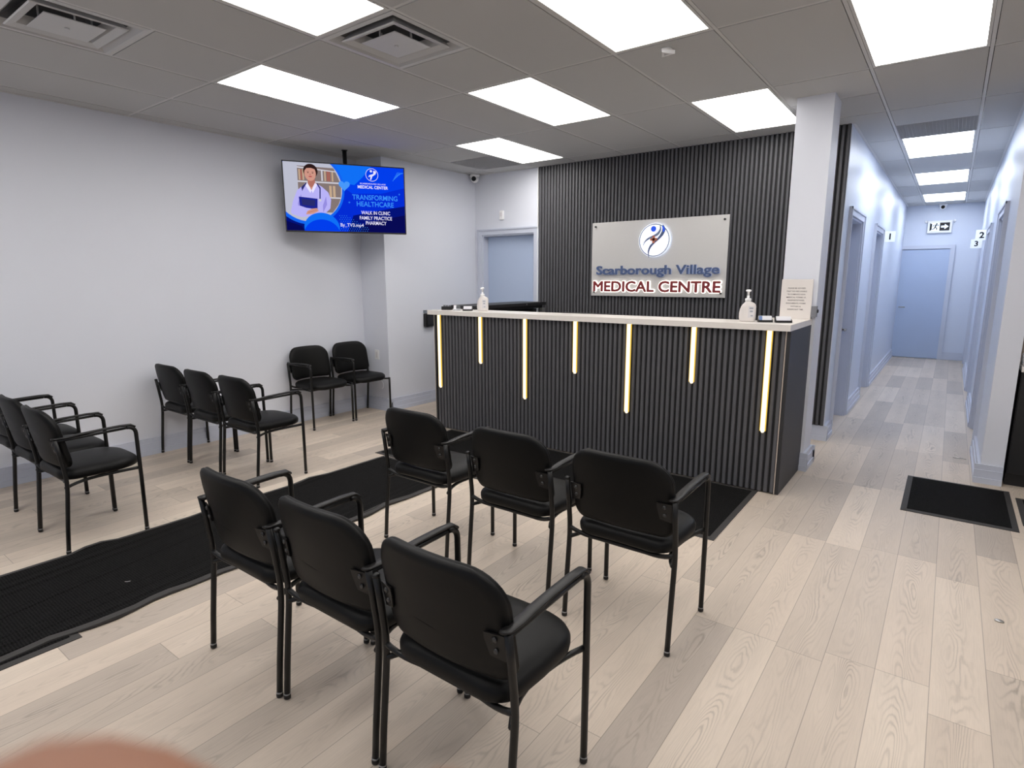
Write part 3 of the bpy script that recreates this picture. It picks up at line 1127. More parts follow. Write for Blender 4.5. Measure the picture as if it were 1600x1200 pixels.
MB().box(-TW / 2, TW / 2, .0, .035, -TH / 2, TH / 2, bev=.004).build('housing', 'black', t)
MB().box(-.30, .30, .0355, .075, -.25, .15, bev=.01).build('rear_housing', 'black', t)
m = MB()
bz = .010
m.box(-TW / 2, TW / 2, -.004, -.0005, TH / 2 - bz, TH / 2)
m.box(-TW / 2, TW / 2, -.004, -.0005, -TH / 2, -TH / 2 + bz + .004)
m.box(-TW / 2, -TW / 2 + bz, -.004, -.0005, -TH / 2 + bz + .004, TH / 2 - bz)
m.box(TW / 2 - bz, TW / 2, -.004, -.0005, -TH / 2 + bz + .004, TH / 2 - bz)
m.build('bezel', 'black', t)
m = MB()
SW, SH = TW - .02, TH - .024
lay = [0.]


def uv(u, v):
    return ((u - .5) * SW, (.5 - v) * SH + .002)


def clip(poly):
    """clip polygon in (u,v) to the screen"""
    def cut(P, ins, inter):
        out = []
        for i in range(len(P)):
            a, b = P[i], P[(i + 1) % len(P)]
            if ins(a):
                out.append(a)
                if not ins(b): out.append(inter(a, b))
            elif ins(b):
                out.append(inter(a, b))
        return out
    def lx(val):
        return lambda a, b: (val, a[1] + (b[1] - a[1]) * (val - a[0]) / (b[0] - a[0]))
    def ly(val):
        return lambda a, b: (a[0] + (b[0] - a[0]) * (val - a[1]) / (b[1] - a[1]), val)
    for ins, it in ((lambda p: p[0] >= 0, lx(0)), (lambda p: p[0] <= 1, lx(1)), (lambda p: p[1] >= 0, ly(0)), (lambda p: p[1] <= 1, ly(1))):
        poly = cut(poly, ins, it)
        if len(poly) < 3: return []
    return poly


def sp(poly, c):
    lay[0] += .00006
    P = clip(poly)
    if len(P) < 3: return
    vs = []
    for u, v in P:
        a, b = uv(u, v)
        vs.append(m.bm.verts.new((a, -.0008 - lay[0], b)))
    f = m.bm.faces.new(vs)
    f.material_index = TVC[c]


AR = SW / SH


def ell(u, v, r, c, ry=None, n=48, a0=0, a1=2 * PI):
    ry = r if ry is None else ry
    sp([(u + r * math.cos(a0 + (a1 - a0) * i / n), v + ry * AR * math.sin(a0 + (a1 - a0) * i / n)) for i in range(n)], c)


sp([(0, 0), (1, 0), (1, 1), (0, 1)], 'bg')
sp([(.35, 0), (1, 0), (1, .30), (.80, .40), (.55, .42), (.45, .3)], 'bg2')
sp([(.37, 0), (.72, 0), (.64, .17), (.57, .29), (.48, .27)], 'light')
sp([(.55, .75), (.78, .66), (1, .58), (1, 1), (.5, 1)], 'navy')
sp([(.62, .9), (.8, .8), (1, .72), (1, 1), (.6, 1)], 'deep')
sp([(0, .70), (.15, .85), (.15, 1), (0, 1)], 'navy')
sp([(0, .86), (.12, .93), (.14, 1), (0, 1)], 'deep')
ell(.185, .365, .30, 'ring')
ell(.19, .365, .275, 'photo')
# bookshelf
def inphoto(poly, c):
    # keep within the circle
    out = []
    for u, v in poly:
        du, dv = u - .19, (v - .365) / AR
        r = math.hypot(du, dv)
        if r > .272:
            du, dv = du * .272 / r, dv * .272 / r
        out.append((.19 + du, .365 + dv * AR))
    sp(out, c)
inphoto([(.11, .05), (.41, .05), (.43, .17), (.46, .3), (.46, .5), (.43, .6), (.38, .72), (.11, .72)], 'shelf')
for i, (a, c_) in enumerate([(.12, 'bookb'), (.135, 'book'), (.15, 'bookb'), (.30, 'board'), (.325, 'bookb'), (.345, 'book'), (.36, 'book'), (.385, 'bookb')]):
    inphoto([(a, .10), (a + .012, .10), (a + .012, .255), (a, .255)], c_)
for v_ in (.06, .265, .49):
    inphoto([(.11, v_), (.46, v_), (.46, v_ + .022), (.11, v_ + .022)], 'board')
for a in (.36, .39):
    inphoto([(a, .32), (a + .02, .32), (a + .02, .49), (a, .49)], 'bookb')
# doctor
sp([(.04, .73), (.06, .58), (.10, .41), (.14, .35), (.185, .29), (.25, .29), (.30, .34), (.35, .42), (.37, .53), (.36, .66), (.30, .76), (.12, .80), (.05, .76)], 'coat')
sp([(.10, .60), (.13, .46), (.135, .62), (.11, .72)], 'coat2')
sp([(.30, .62), (.33, .48), (.335, .60), (.30, .72)], 'coat2')
sp([(.185, .30), (.20, .28), (.245, .28), (.26, .30), (.22, .42)], 'skin')
sp([(.19, .22), (.245, .22), (.25, .30), (.215, .36), (.188, .31)], 'skin2')
ell(.215, .12, .058, 'hair', .058)
ell(.212, .155, .046, 'skin', .060)
sp([(.165, .12), (.18, .05), (.22, .035), (.255, .06), (.265, .13), (.25, .09), (.22, .075), (.185, .08)], 'hair')
ell(.195, .145, .0065, 'hair', .0028); ell(.232, .148, .0065, 'hair', .0028)
sp([(.186, .128), (.203, .125), (.203, .130), (.186, .133)], 'hair'); sp([(.224, .128), (.241, .131), (.241, .136), (.224, .133)], 'hair')
sp([(.211, .15), (.207, .178), (.218, .178)], 'skin2')
ell(.212, .200, .014, 'lips', .0045)
sp([(.16, .31), (.185, .29), (.215, .40), (.205, .44)], 'white'); sp([(.245, .29), (.265, .31), (.225, .44), (.215, .40)], 'white')
sp([(.135, .36), (.175, .29), (.18, .30), (.145, .40), (.14, .42)], 'scope'); sp([(.265, .29), (.29, .36), (.285, .52), (.275, .52), (.28, .37), (.258, .30)], 'scope')
ell(.28, .54, .011, 'board')
sp([(.11, .50), (.26, .52), (.255, .68), (.115, .65)], 'folder')
sp([(.13, .53), (.24, .545), (.236, .63), (.134, .62)], 'scope')
sp([(.06, .70), (.11, .63), (.20, .68), (.26, .70), (.26, .76), (.12, .78)], 'coat')
sp([(.17, .71), (.21, .67), (.25, .66), (.265, .70), (.22, .745), (.16, .76)], 'skin')
sp([(.175, .725), (.25, .685), (.252, .69), (.178, .733)], 'skin2')
ell(.285, .95, .145, 'light', .125)
ell(.285, 1.06, .15, 'bg2', .13)
# heart
hc = []
for i in range(40):
    a = 2 * PI * i / 40
    hx, hy = 16 * math.sin(a) ** 3, 13 * math.cos(a) - 5 * math.cos(2 * a) - 2 * math.cos(3 * a) - math.cos(4 * a)
    hc.append((.485 + hx * .0029, .305 - hy * .0029 * AR))
sp(hc, 'sky')
# dots
for i in range(13):
    for j in range(9):
        u, v = .435 + i * .019 + (j % 2) * .009, .76 + j * .028
        if v - .70 > (u - .43) * .9 and u < .70:
            ell(u, v, .0030, 'txt', n=6)
for i in range(7):
    sp([(.90 + i * .012, .20 - i * .022), (.945 + i * .01, .06 - i * .002 + i * .004), (.947 + i * .01, .064 + i * .002), (.903 + i * .012, .203 - i * .022)], 'txt')
for (u, v) in ((.955, .40), (.52, .555)):
    sp([(u - .012, v), (u, v - .004), (u + .012, v), (u, v + .004)], 'txt'); sp([(u - .003, v), (u, v - .02), (u + .003, v), (u, v + .02)], 'txt')
# small round logo
for r_, c_ in ((.054, 'white'), (.050, 'bg2')):
    ell(.722, .125, r_, c_)
sp([(.735, .06), (.76, .07), (.755, .11), (.725, .15), (.715, .20), (.705, .20), (.71, .15), (.69, .16), (.70, .13), (.735, .11)], 'white')
ell(.715, .07, .010, 'white')


def stx(s_, u, v, w, h, c, off=0.001):
    lay[0] += .0001
    L0 = lay[0]
    a, b = uv(u, v)
    m.text(s_, h, lambda p, q, d: (a + p, -.0010 - L0, b + q), 0, mi=TVC[c], width=w * SW, offset=off)


stx('SCARBOROUGH VILLAGE', .727, .262, .22, .019, 'white', .0002)
stx('MEDICAL CENTER', .727, .313, .26, .042, 'white')
stx('TRANSFORMING', .742, .470, .390, .070, 'txt', .0010)
stx('HEALTHCARE', .742, .570, .320, .070, 'txt', .0010)
stx('WALK IN CLINIC', .742, .702, .250, .050, 'white', .0006)
stx('FAMILY PRACTICE', .742, .782, .280, .050, 'white', .0006)
stx('PHARMACY', .742, .858, .180, .050, 'white', .0006)
stx('By_TV3.mp4', .535, .905, .195, .046, 'white', .0003)
m.build('screen', ['tv_' + k_ for k_ in TVC], t, recalc=False)
# mount: arm back to the pole (pole at world -5.27, 4.12)
R_ = Matrix.Rotation(-math.radians(58.1), 4, 'Z')
pl = R_ @ Vector((-5.27 + 5.10, 4.12 - 3.985, 0))
mt3 = MB()
mt3.tube([(pl.x, pl.y, -.12), (pl.x, pl.y, CEIL - 2.358 - .002)], .022, 14)
mo = mt3.build('mount_pole', 'black', t, smooth=False)
MB().box(pl.x - .08, pl.x + .08, .0755, pl.y - .018, -.12, .10).build('mount_bracket', 'black', t)
MB().box(pl.x - .03, pl.x + .03, pl.y - .03, pl.y + .03, CEIL - 2.358 - .006, CEIL - 2.358 - .0015).build('mount_plate', 'black', t)


# ------------------------------------------------------------------ chairs
def pad_rings(outline, prof, fn):
    """outline: closed 2d list (about 0,0); prof: list of (inset, d)"""
    R = []
    cx = sum(p[0] for p in outline) / len(outline)
    cy = sum(p[1] for p in outline) / len(outline)
    hw = max(abs(p[0] - cx) for p in outline)
    hh = max(abs(p[1] - cy) for p in outline)
    for ins, d in prof:
        sx, sy = max(.02, 1 - ins / hw), max(.02, 1 - ins / hh)
        R.append([fn(cx + (a - cx) * sx, cy + (b - cy) * sy, d) for a, b in outline])
    return R


def rrect(x0, x1, y0, y1, rr, n=8):
    """rr = radii (bl, br, tr, tl)"""
    P = []
    for (cx, cy, r, a) in ((x0 + rr[0], y0 + rr[0], rr[0], PI), (x1 - rr[1], y0 + rr[1], rr[1], 1.5 * PI), (x1 - rr[2], y1 - rr[2], rr[2], 0), (x0 + rr[3], y1 - rr[3], rr[3], .5 * PI)):
        for i in range(n + 1):
            t_ = a + (PI / 2) * i / n
            P.append((cx + r * math.cos(t_), cy + r * math.sin(t_)))
    # densify straight runs
    Q = []
    for i in range(len(P)):
        a, b = P[i], P[(i + 1) % len(P)]
        L_ = math.hypot(b[0] - a[0], b[1] - a[1])
        k_ = max(1, int(L_ / .03))
        for j in range(k_):
            Q.append((a[0] + (b[0] - a[0]) * j / k_, a[1] + (b[1] - a[1]) * j / k_))
    return Q


HW = .249      # half distance between tube centres
RY, FY = -.207, .203


def bez(p0, p1, p2, n=6):
    return [tuple((1 - t_) ** 2 * a + 2 * t_ * (1 - t_) * b + t_ * t_ * c for a, b, c in zip(p0, p1, p2)) for t_ in [i / n for i in range(n + 1)]]


def make_chair(arms, label, group):
    t = thing('waiting_room_chair', label, 'chair', (0, 0, 0), 0, group)
    # seat
    base = rrect(-.232, .232, -.185, .247, (.085, .085, .150, .150), 10)
    def fs(a, b, d):
        sag = .012 * max(0, (b - .12) / .115) ** 2 + .006 * (a / .22) ** 2
        k_ = 1 - .05 * max(0, (-b) / .185)
        return (a * k_, b, .450 + d - sag)
    prof = [(.20, -.032), (.035, -.032), (.012, -.029), (.002, -.020), (.0, -.006), (.0, .006), (.006, .018), (.018, .027), (.05, .034), (.10, .038), (.17, .040)]
    MB().rings(pad_rings(base, prof, fs)).build('seat', 'vinyl', t, smooth=True)
    # piping seam round the seat
    # backrest
    ob = rrect(-.235, .235, -.168, .168, (.055, .055, .105, .105))
    TL = math.radians(10.5)
    def fb(a, b, d):
        # plane leaning back; sides curve forward
        y = -.200 + .040 * (a / .232) ** 2 - (b) * math.tan(TL) + d
        return (a, y, .662 + b + .010 * (a / .232) ** 2 * -1)
    prof = [(.13, -.024), (.03, -.023), (.010, -.020), (.001, -.012), (.0, -.004), (.003, .000), (.0, .004), (.001, .010), (.012, .019), (.035, .024), (.09, .027), (.15, .028)]
    R = pad_rings(ob, prof, fb)
    m = MB(); m.rings(R)
    bk = m.build('backrest', 'vinyl', t, smooth=True)
    # brackets
    for s_ in (-1, 1):
        m = MB()
        yb = -.188 + .075 * (.20 / .232) ** 2
        def fk(a, b, d):
            x = s_ * a
            y = -.200 + .040 * (a / .232) ** 2 - (b - .655) * math.tan(TL) - .0275 + d * 1.0
            return (x, y, b)
        ol = [(.176, .632), (.186, .582), (.238, .565), (.238, .650), (.176, .655)]
        A = [m.bm.verts.new(fk(a, b, -.004)) for a, b in ol]
        B = [m.bm.verts.new(fk(a, b, .002)) for a, b in ol]
        m.bm.faces.new(A); m.bm.faces.new(B[::-1])
        for i in range(len(ol)):
            m.bm.faces.new((A[i], A[(i + 1) % len(ol)], B[(i + 1) % len(ol)], B[i]))
        br = m.build('bracket', 'armpad', t)
        for zz in (.636, .600):
            p = fk(.205, zz, -.0045)
            MB().lathe([(.0085, 0), (.0085, -.003), (.004, -.0045)], p, 12, axis='Y').build('screw', 'screw', br)
    # tubes
    r = .0114
    for s_ in (-1, 1):
        x = s_ * HW
        has = arms[0] if s_ < 0 else arms[1]
        rear = [(x, RY, .012), (x, RY + .012, .15), (x, RY + .032, .34)] + bez((x, RY + .034, .36), (x, RY + .040, .42), (x, RY + .034, .48), 4) + [(x, RY + .022, .58), (x, RY + .010, .668)]
        m = MB(); m.tube(rear, r, 12)
        if not has:
            m.lathe([(r + .001, .664), (r + .001, .672), (r * .5, .676)], (x, RY + .010, 0), 12)
        m.build('rear_leg', 'tube', t, smooth=True)
        if has:
            front = [(x, FY, .012), (x, FY + .003, .35), (x, FY + .002, .615)] + bez((x, FY + .002, .625), (x, FY, .668), (x, FY - .045, .670), 6)
            ytop = front[-1]
        else:
            front = [(x, FY, .012), (x, FY + .003, .33), (x, FY + .002, .418)]
        MB().tube(front, r, 12).build('front_leg', 'tube', t, smooth=True)
        if has:
            # flat arm pad, wider at the rear where it meets the upright
            ax_ = x - s_ * .009
            path = [(x, FY + .002, .664), (ax_, FY - .02, .680), (ax_, FY - .08, .683), (ax_, FY - .18, .681), (ax_, FY - .28, .677), (ax_, FY - .345, .671), (ax_, RY + .012, .672), (ax_, RY - .004, .676)]
            fl = [(.012, .007), (.018, .008), (.019, .008), (.0195, .008), (.020, .008), (.020, .007), (.020, .007), (.010, .005)]
            m = MB(); m.tube(path, 0, 14, flat=fl)
            m.tube([(x, FY - .05, .667), (x, RY + .015, .662)], .008, 8)
            m.build('armrest', 'armpad', t, smooth=True)
        for (yy_, nm) in ((RY, 'foot'), (FY, 'foot')):
            m = MB(); m.lathe([(.009, 0), (.0128, .003), (.0128, .014), (.0118, .016)], (x, yy_, .0005), 12, mi=0)
            m.lathe([(.0122, .017), (.0122, .021), (.0116, .022)], (x, yy_, .0005), 12, mi=1)
            m.build(nm, ['foot', 'ring'], t, smooth=True)
    # under-seat frame: side rails and curved cross tubes
    m = MB()
    for s_ in (-1, 1):
        x = s_ * HW
        m.tube(bez((x - s_ * .006, RY + .030, .385), (x - s_ * .06, -.10, .395), (x - s_ * .055, 0, .398), 5) + bez((x - s_ * .055, .0, .398), (x - s_ * .045, .13, .40), (x - s_ * .006, FY, .408), 5)[1:], .0095, 8)
    m.tube(bez((-HW + .004, RY + .035, .43), (-.20, RY + .045, .40), (-.12, RY + .06, .398), 5) + bez((.12, RY + .06, .398), (.20, RY + .045, .40), (HW - .004, RY + .035, .43), 5), .010, 8)
    m.tube([(-.19, .10, .398), (.19, .10, .398)], .010, 8)
    m.build('seat_frame', 'tube', t, smooth=True)
    return t


def copy_tree(o, parent=None):
    c = o.copy()
    COL.objects.link(c)
    if parent:
        c.parent = parent
    for ch in list(o.children):
        copy_tree(ch, c)
    return c


G1, G2, G3, G4, G5 = ('chairs in the nearest row', 'chairs in the row facing the counter', 'chairs in the left rear row', 'chairs in the left row below the television', 'chairs against the left wall')
PR = {}
spots = [
    (-1.048, 1.248, 0, 'R', 'largest black armchair, nearest the viewer, right end of the nearest row', G1),
    (-1.586, 1.252, 0, 'R', 'black chair in the middle of the nearest row of three', G1),
    (-2.114, 1.240, 0, 'B', 'black armchair at the left end of the nearest row, standing by the runner mat', G1),
    (-1.04, 2.335, 0, 'R', 'black armchair at the right end of the row in front of the counter', G2),
    (-1.650, 2.36, 0, 'R', 'black chair in the middle of the row in front of the counter', G2),
    (-2.345, 2.40, 0, 'B', 'black armchair at the left end of the row in front of the counter', G2),
    (-4.140, 1.175, 0, 'R', 'black armchair nearest the runner mat in the row cut by the left edge', G3),
    (-4.668, 1.180, 0, 'R', 'black chair in the middle of the row cut by the left edge', G3),
    (-5.192, 1.185, 0, 'B', 'black armchair partly cut by the left edge of the picture, beside the wall', G3),
    (-4.275, 2.402, 0, 'R', 'black armchair below the television, nearest the runner mat in its row', G4),
    (-4.805, 2.388, 0, 'R', 'black chair in the middle of the row of three below the television', G4),
    (-5.335, 2.385, 0, 'R', 'black chair next to the left wall in the row of three below the television', G4),
    (-5.345, 3.707, -PI / 2, 'R', 'black chair with its back to the left wall, nearer of the pair there', G5),
    (-5.345, 4.245, -PI / 2, 'R', 'black chair with its back to the left wall, beside the boxed-out corner', G5),
]
for x, y, rz, kd, l, gr in spots:
    if kd not in PR:
        PR[kd] = make_chair((kd == 'B', True), l, gr)
        c = PR[kd]
    else:
        c = copy_tree(PR[kd])
    c.location = (x, y, 0)
    c.rotation_euler = (0, 0, rz)
    c['label'] = l
    c['group'] = gr


# ------------------------------------------------------------------ mats
def mat_obj(name, x0, x1, y0, y1, label, wav=0., rot=0., edges='xy', z=.0008, ew=.035, h=.008, cat='floor mat'):
    cx, cy = (x0 + x1) / 2, (y0 + y1) / 2
    t = thing(name, label, cat, (cx, cy, z), rot)
    hx, hy = (x1 - x0) / 2, (y1 - y0) / 2
    n = 60 if wav else 1
    def ring(ins_x, ins_y, zz):
        P = []
        for i in range(n):
            P.append((-hx + ins_x + (2 * (hx - ins_x)) * i / n, -hy + ins_y))
        for i in range(n):
            P.append((hx - ins_x, -hy + ins_y + 2 * (hy - ins_y) * i / n))
        for i in range(n):
            P.append((hx - ins_x - 2 * (hx - ins_x) * i / n, hy - ins_y))
        for i in range(n):
            P.append((-hx + ins_x, hy - ins_y - 2 * (hy - ins_y) * i / n))
        out = []
        for (a, b) in P:
            w_ = wav * (math.sin(b * 9 + (1 if a > 0 else 2.1)) * .6 + math.sin(b * 17 + a) * .4) * min(1, max(0, (hy - b) / .8))
            lift = abs(w_) * .5 if abs(a) > hx - .05 else 0
            out.append((a + w_ * (1 if abs(a) > hx * .6 else .3), b, zz + (lift if zz > .001 else 0)))
        return out
    ey = ew if 'y' in edges else .0
    m = MB()
    R = [ring(0, 0, 0), ring(.001, .001, .003), ring(ew * .85, max(ey * .85, .002), h * .8), ring(ew, max(ey, .0025), h * .8)]
    V = [[m.bm.verts.new(p) for p in r] for r in R]
    for a, b in zip(V[:-1], V[1:]):
        for i in range(len(a)):
            m.bm.faces.new((a[i], a[(i + 1) % len(a)], b[(i + 1) % len(a)], b[i]))
    m.bm.faces.new(V[0][::-1])
    m.bm.faces.new(V[-1])
    m.build('rubber_edge', 'rubber', t)
    R = [ring(ew, max(ey, .0025), h * .8 + .0002), ring(ew + .003, max(ey, .0025) + .003, h)]
    m = MB()
    V = [[m.bm.verts.new(p) for p in r] for r in R]
    for i in range(len(V[0])):
        m.bm.faces.new((V[0][i], V[0][(i + 1) % len(V[0])], V[1][(i + 1) % len(V[0])], V[1][i]))
    m.bm.faces.new(V[1])
    m.build('carpet_pile', 'mat', t)
    return t


mat_obj('runner_mat', -3.868, -2.945, -1.7, 3.285, 'long black ribbed runner mat with a wavy grey edge down the aisle', wav=.022, z=.0075)
mat_obj('floor_mat', -3.82, -2.90, -1.5, .725, 'black mat whose rounded corner sticks out from under the runner', z=.0008, h=.0055)
mat_obj('floor_mat', -4.02, -.985, 3.315, 4.334, 'wide black mat lying along the foot of the reception counter', rot=.004)
mat_obj('floor_mat', -.126, .490, 4.545, 5.405, 'small black mat in front of the hallway entrance')
mat_obj('floor_mat', .515, 1.13, 4.69, 5.28, 'sliver of a black mat at the right edge by the dark cabinet')

# bits on the floor
tag(MB().lathe([(.012, 0), (.018, .002), (.016, .006), (.006, .008)], (.33, 3.264, .0005), 14, sy=.7).build('metal_cap', 'alu', smooth=True), 'small shiny metal cap lying on the planks at the right', 'metal cap')
m = MB(); m.tube([(.16, 6.20, .003), (.19, 6.18, .004), (.22, 6.20, .003), (.25, 6.19, .003)], .003, 6)
m.tube([(.21, 6.22, .003), (.23, 6.20, .004)], .005, 6)
tag(m.build('paper_scrap', 'lint', smooth=True), 'tiny white scrap on the hallway floor', 'scrap')
for i, (x, y, l) in enumerate(((-3.25, 1.02, 'curled white thread on the runner mat'), (-3.05, 2.98, 'white speck near the far end of the runner mat'))):
    m = MB(); m.tube([(x, y, .0175), (x + .012, y + .008, .018), (x + .016, y + .02, .0175)][: 3 if i == 0 else 2], .0012 if i == 0 else .004, 6)
    tag(m.build('lint_thread' if i == 0 else 'lint_speck', 'lint'), l, 'lint')

# ------------------------------------------------------------------ cabinet at right edge
t = thing('base_cabinet', 'black base cabinet with white worktop at the right edge, behind the wall end', 'cabinet', (0, 0, 0))
MB().box(.468, 1.9, 5.56, 6.03, .10, .868).build('body', 'black', t)
MB().box(.468, 1.9, 5.60, 6.03, 0.0, .0995).build('toe_kick', 'black', t)
for i in range(3):
    d = MB().box(.472 + i * .475, .472 + i * .475 + .468, 5.54, 5.559, .105, .862, bev=.002).build('door', 'black', t)
    MB().tube([(.472 + i * .475 + .43, 5.539, .70), (.472 + i * .475 + .43, 5.515, .70), (.472 + i * .475 + .43, 5.515, .80), (.472 + i * .475 + .43, 5.539, .80)], .005, 8).build('handle', 'alu', d)
tag(MB().box(.466, 1.92, 5.525, 6.045, .8685, .905, bev=.003).build('worktop', 'quartz'), 'white worktop on the black cabinet at the right edge', 'worktop')
tag(MB().box(.491, 1.92, 6.036, 6.048, .906, 1.45).build('backsplash', 'tan'), 'tan backsplash above the white worktop', 'backsplash')
tag(MB().box(.475, .53, 5.70, 5.78, .9055, .985, bev=.006).build('white_box', 'white'), 'small white box on the worktop at the right edge', 'box')


# ------------------------------------------------------------------ small fixtures
def dome_cam(x, y, z, label, down=True, face=(0, -1)):
    t = thing('dome_camera', label, 'security camera', (x, y, z), 0)
    m = MB(); m.lathe([(.064, .06), (.064, .035), (.058, .03)], n=24); m.build('base', 'white', t, smooth=True)
    m = MB()
    pr = [(.054 * math.cos(a), .010 + .054 * math.sin(a)) for a in [-PI / 2 + i * PI / 12 for i in range(11)]]
    pr[0] = (.003, pr[0][1])
    m.lathe(pr, n=24); m.build('ball', 'white', t, smooth=True)
    m = MB(); f = Vector((face[0], face[1], -.25)).normalized()
    c_ = Vector((0, 0, .012))
    m.tube([c_ + f * .035, c_ + f * .057], .030, 16); m.build('lens', 'blackgloss', t)
    return t


dome_cam(-5.125, 6.06, CEIL - .062, 'white dome camera in the back left corner under the ceiling', face=(.5, -1))
dome_cam(-.29, YE - .10, CEIL - .062, 'white dome camera above the exit sign at the hallway end', face=(0, -1))
t = thing('motion_sensor', 'small white motion sensor on the wall above the blue door', 'sensor', (-4.74, YB - .001, 2.29))
MB().box(-.03, .03, -.03, 0, 0, .115, bev=.006).build('body', 'white', t)
MB().box(-.018, .018, -.034, -.0301, .04, .09, bev=.002).build('lens_window', 'label', t)
t = thing('wall_outlet', 'white double outlet plate on the wall beside the corner chair', 'outlet', (-5.40, YC - .001, .66))
MB().box(-.035, .035, -.006, 0, -.057, .057, bev=.002).build('plate', 'white', t)
MB().box(-.017, .017, -.009, -.0061, -.035, .035, bev=.001).build('socket', 'label', t)
t = thing('round_cover', 'round white cover plate low on the wall behind the corner chair', 'cover plate', (-5.36, YC - .001, .30))
MB().lathe([(.055, 0), (.055, -.006), (.05, -.009)], n=28, axis='Y').build('plate', 'wall', t)


def flag_sign(num, x0, x1, y, z0, z1, label, side):
    t = thing('room_number_sign', label, 'number sign', ((x0 + x1) / 2, y, z0), 0, 'projecting room number signs in the hallway')
    w, h = (x1 - x0) / 2, z1 - z0
    MB().box(-w, w, -.002, .002, 0, h).build('plate', 'exitlit', t)
    m = MB(); m.text(num, h * .80, lambda a, b, d: (a, -.0026, h * .5 + b), 0, offset=.004)
    m.build('numeral', 'num', t, recalc=False)
    m = MB(); m.box(side * w - .004, side * w + .004, -.012, .012, .0, h); m.build('bracket', 'white', t)


flag_sign('1', XHL + .006, XHL + .132, 10.0, 2.045, 2.19, 'white sign with number 1 projecting from the left hallway wall', -1)
flag_sign('2', XHR - .135, XHR - .006, 10.2, 2.035, 2.17, 'white sign with number 2 projecting from the right hallway wall', 1)
flag_sign('3', XHR - .150, XHR - .006, 12.2, 2.01, 2.150, 'white sign with number 3 projecting from the right hallway wall', 1)

t = thing('exit_sign', 'lit exit sign with running figure and right arrow at the hallway end', 'exit sign', (-.305, YE - .03, 2.36))
MB().box(-.185, .185, -.03, .028, 0, .225, bev=.006).build('housing', 'white', t)
m = MB()
m.box(-.15, .15, -.0325, -.0305, .04, .185, 0)
fx_ = lambda y_: (lambda a, b, d: (a, y_, b))
def flat(pts, y_, mi):
    vs = [m.bm.verts.new((a, y_, b)) for a, b in pts]
    f = m.bm.faces.new(vs); f.material_index = mi
flat([(0, .04), (.15, .04), (.15, .185), (0, .185)], -.0332, 1)
flat([(-.15, .04), (-.118, .06), (-.118, .165), (-.15, .185)], -.0332, 1)
flat([(.02, .095), (.075, .095), (.075, .065), (.135, .1125), (.075, .16), (.075, .13), (.02, .13)], -.0338, 0)
def limb(a, b, w_):
    d = (Vector(b) - Vector(a)).normalized(); n_ = Vector((-d.y, d.x)) * w_
    flat([Vector(a) + n_, Vector(b) + n_, Vector(b) - n_, Vector(a) - n_], -.0336, 1)
flat([(-.048 + .013 * math.cos(i * PI / 6), .165 + .013 * math.sin(i * PI / 6)) for i in range(12)], -.0337, 1)
for a, b, w_ in (((-.055, .150), (-.070, .105), .011), ((-.055, .148), (-.025, .135), .005), ((-.057, .148), (-.095, .140), .005), ((-.095, .14), (-.105, .118), .005),
                 ((-.070, .105), (-.040, .088), .007), ((-.040, .088), (-.042, .055), .006), ((-.072, .105), (-.085, .075), .007), ((-.085, .075), (-.112, .070), .006), ((-.025, .135), (-.012, .15), .005)):
    limb(a, b, w_)
m.build('pictogram', ['exitlit', 'num'], t, recalc=False)
for s_ in (-1, 1):
    MB().lathe([(.022, 0), (.022, -.03), (.012, -.034)], (s_ * .215, .026, .215), 16, axis='Y').build('lamp_head', 'white', t, smooth=True)
MB().box(-.215, .215, .012, .026, .205, .222).build('lamp_bar', 'white', t)


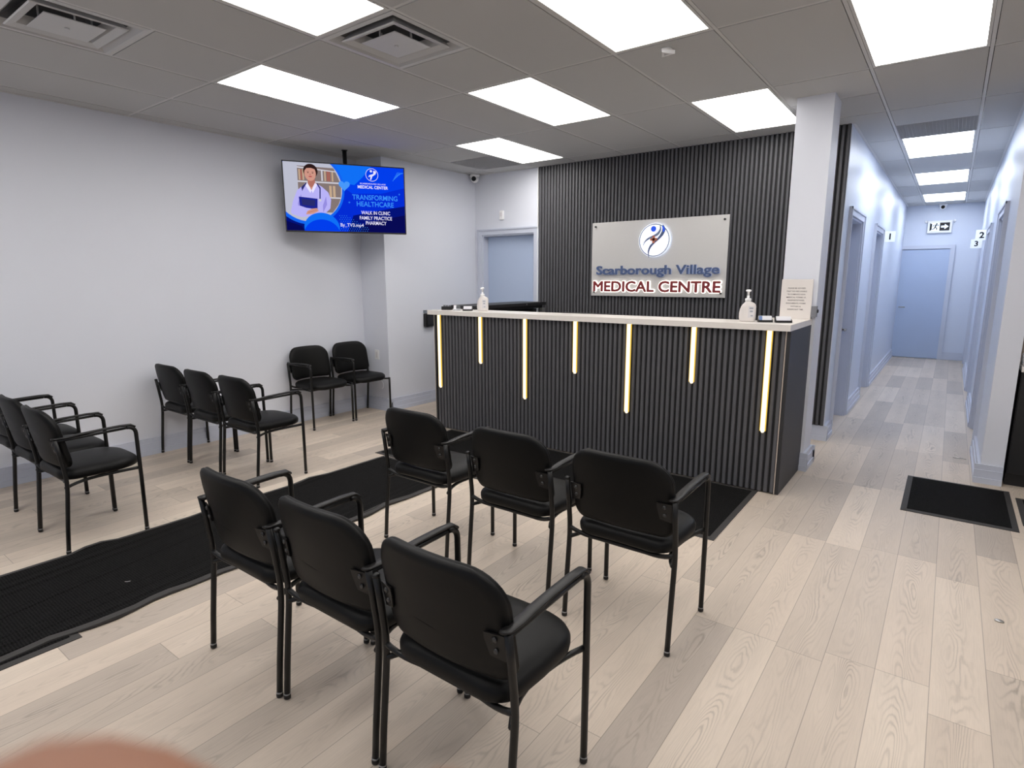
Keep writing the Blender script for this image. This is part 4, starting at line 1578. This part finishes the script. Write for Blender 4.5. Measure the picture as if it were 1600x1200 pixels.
# ------------------------------------------------------------------ the photographer's hand at the lens
def skin_chain(chains, name, mt):
    bm = bmesh.new()
    me = bpy.data.meshes.new(name)
    vs, es, rs = [], [], []
    for ch in chains:
        st = ch.get('start')
        prev = st
        for p, r in ch['pts']:
            vs.append(p); rs.append(r)
            if prev is not None:
                es.append((prev, len(vs) - 1))
            prev = len(vs) - 1
    me.from_pydata([tuple(v) for v in vs], es, [])
    o = bpy.data.objects.new(name, me)
    COL.objects.link(o)
    sk = o.modifiers.new('skin', 'SKIN')
    sk.use_smooth_shade = True
    sb = o.modifiers.new('sub', 'SUBSURF'); sb.levels = 2; sb.render_levels = 2
    for i, r in enumerate(rs):
        me.skin_vertices[0].data[i].radius = (r, r)
    me.skin_vertices[0].data[0].use_root = True
    dg = bpy.context.evaluated_depsgraph_get()
    me2 = bpy.data.meshes.new_from_object(o.evaluated_get(dg))
    bpy.data.objects.remove(o)
    me2.materials.clear(); me2.materials.append(M[mt])
    for p in me2.polygons: p.use_smooth = True
    o = bpy.data.objects.new(name, me2)
    COL.objects.link(o)
    return o


tip = Vector((-0.0304, 0.0089, 1.5158))       # fingertip, held at chest height
ax = Vector((-0.1829, -0.1689, -0.9685))        # from the fingertip back along the finger
sidev = Vector((0.8022, 0.5438, -0.2463))
nrm = Vector((-0.589, 0.7882, -0.1782))
J = lambda a, b, c: tip + ax * a + sidev * b + nrm * c
CH = [
    {'start': None, 'pts': [(J(.19, .0, .02), .026), (J(.15, .0, .012), .024), (J(.115, .0, .008), .027), (J(.085, .0, .006), .022)]},   # wrist, palm
    {'start': 3, 'pts': [(J(.065, -.022, .004), .0095), (J(.040, -.014, -.004), .0088), (J(.018, -.006, -.006), .0100), (J(.006, -.002, -.001), .0115), (J(.0, 0, .0), .0125)]},
    {'start': 3, 'pts': [(J(.062, -.002, .006), .0095), (J(.035, .010, .004), .0088), (J(.020, .016, .018), .008), (J(.022, .018, .034), .007)]},
    {'start': 3, 'pts': [(J(.066, .016, .008), .009), (J(.044, .028, .010), .0082), (J(.032, .032, .024), .0075), (J(.036, .032, .038), .0065)]},
    {'start': 3, 'pts': [(J(.074, .032, .010), .008), (J(.058, .044, .014), .007), (J(.050, .046, .026), .0065), (J(.052, .046, .036), .0058)]},
    {'start': 2, 'pts': [(J(.105, -.034, .014), .012), (J(.085, -.048, .022), .0105), (J(.068, -.052, .034), .0085)]},
]
h = skin_chain(CH, 'hand', 'skin')
tag(h, "photographer's hand with one blurred fingertip entering at the bottom left corner", 'hand')
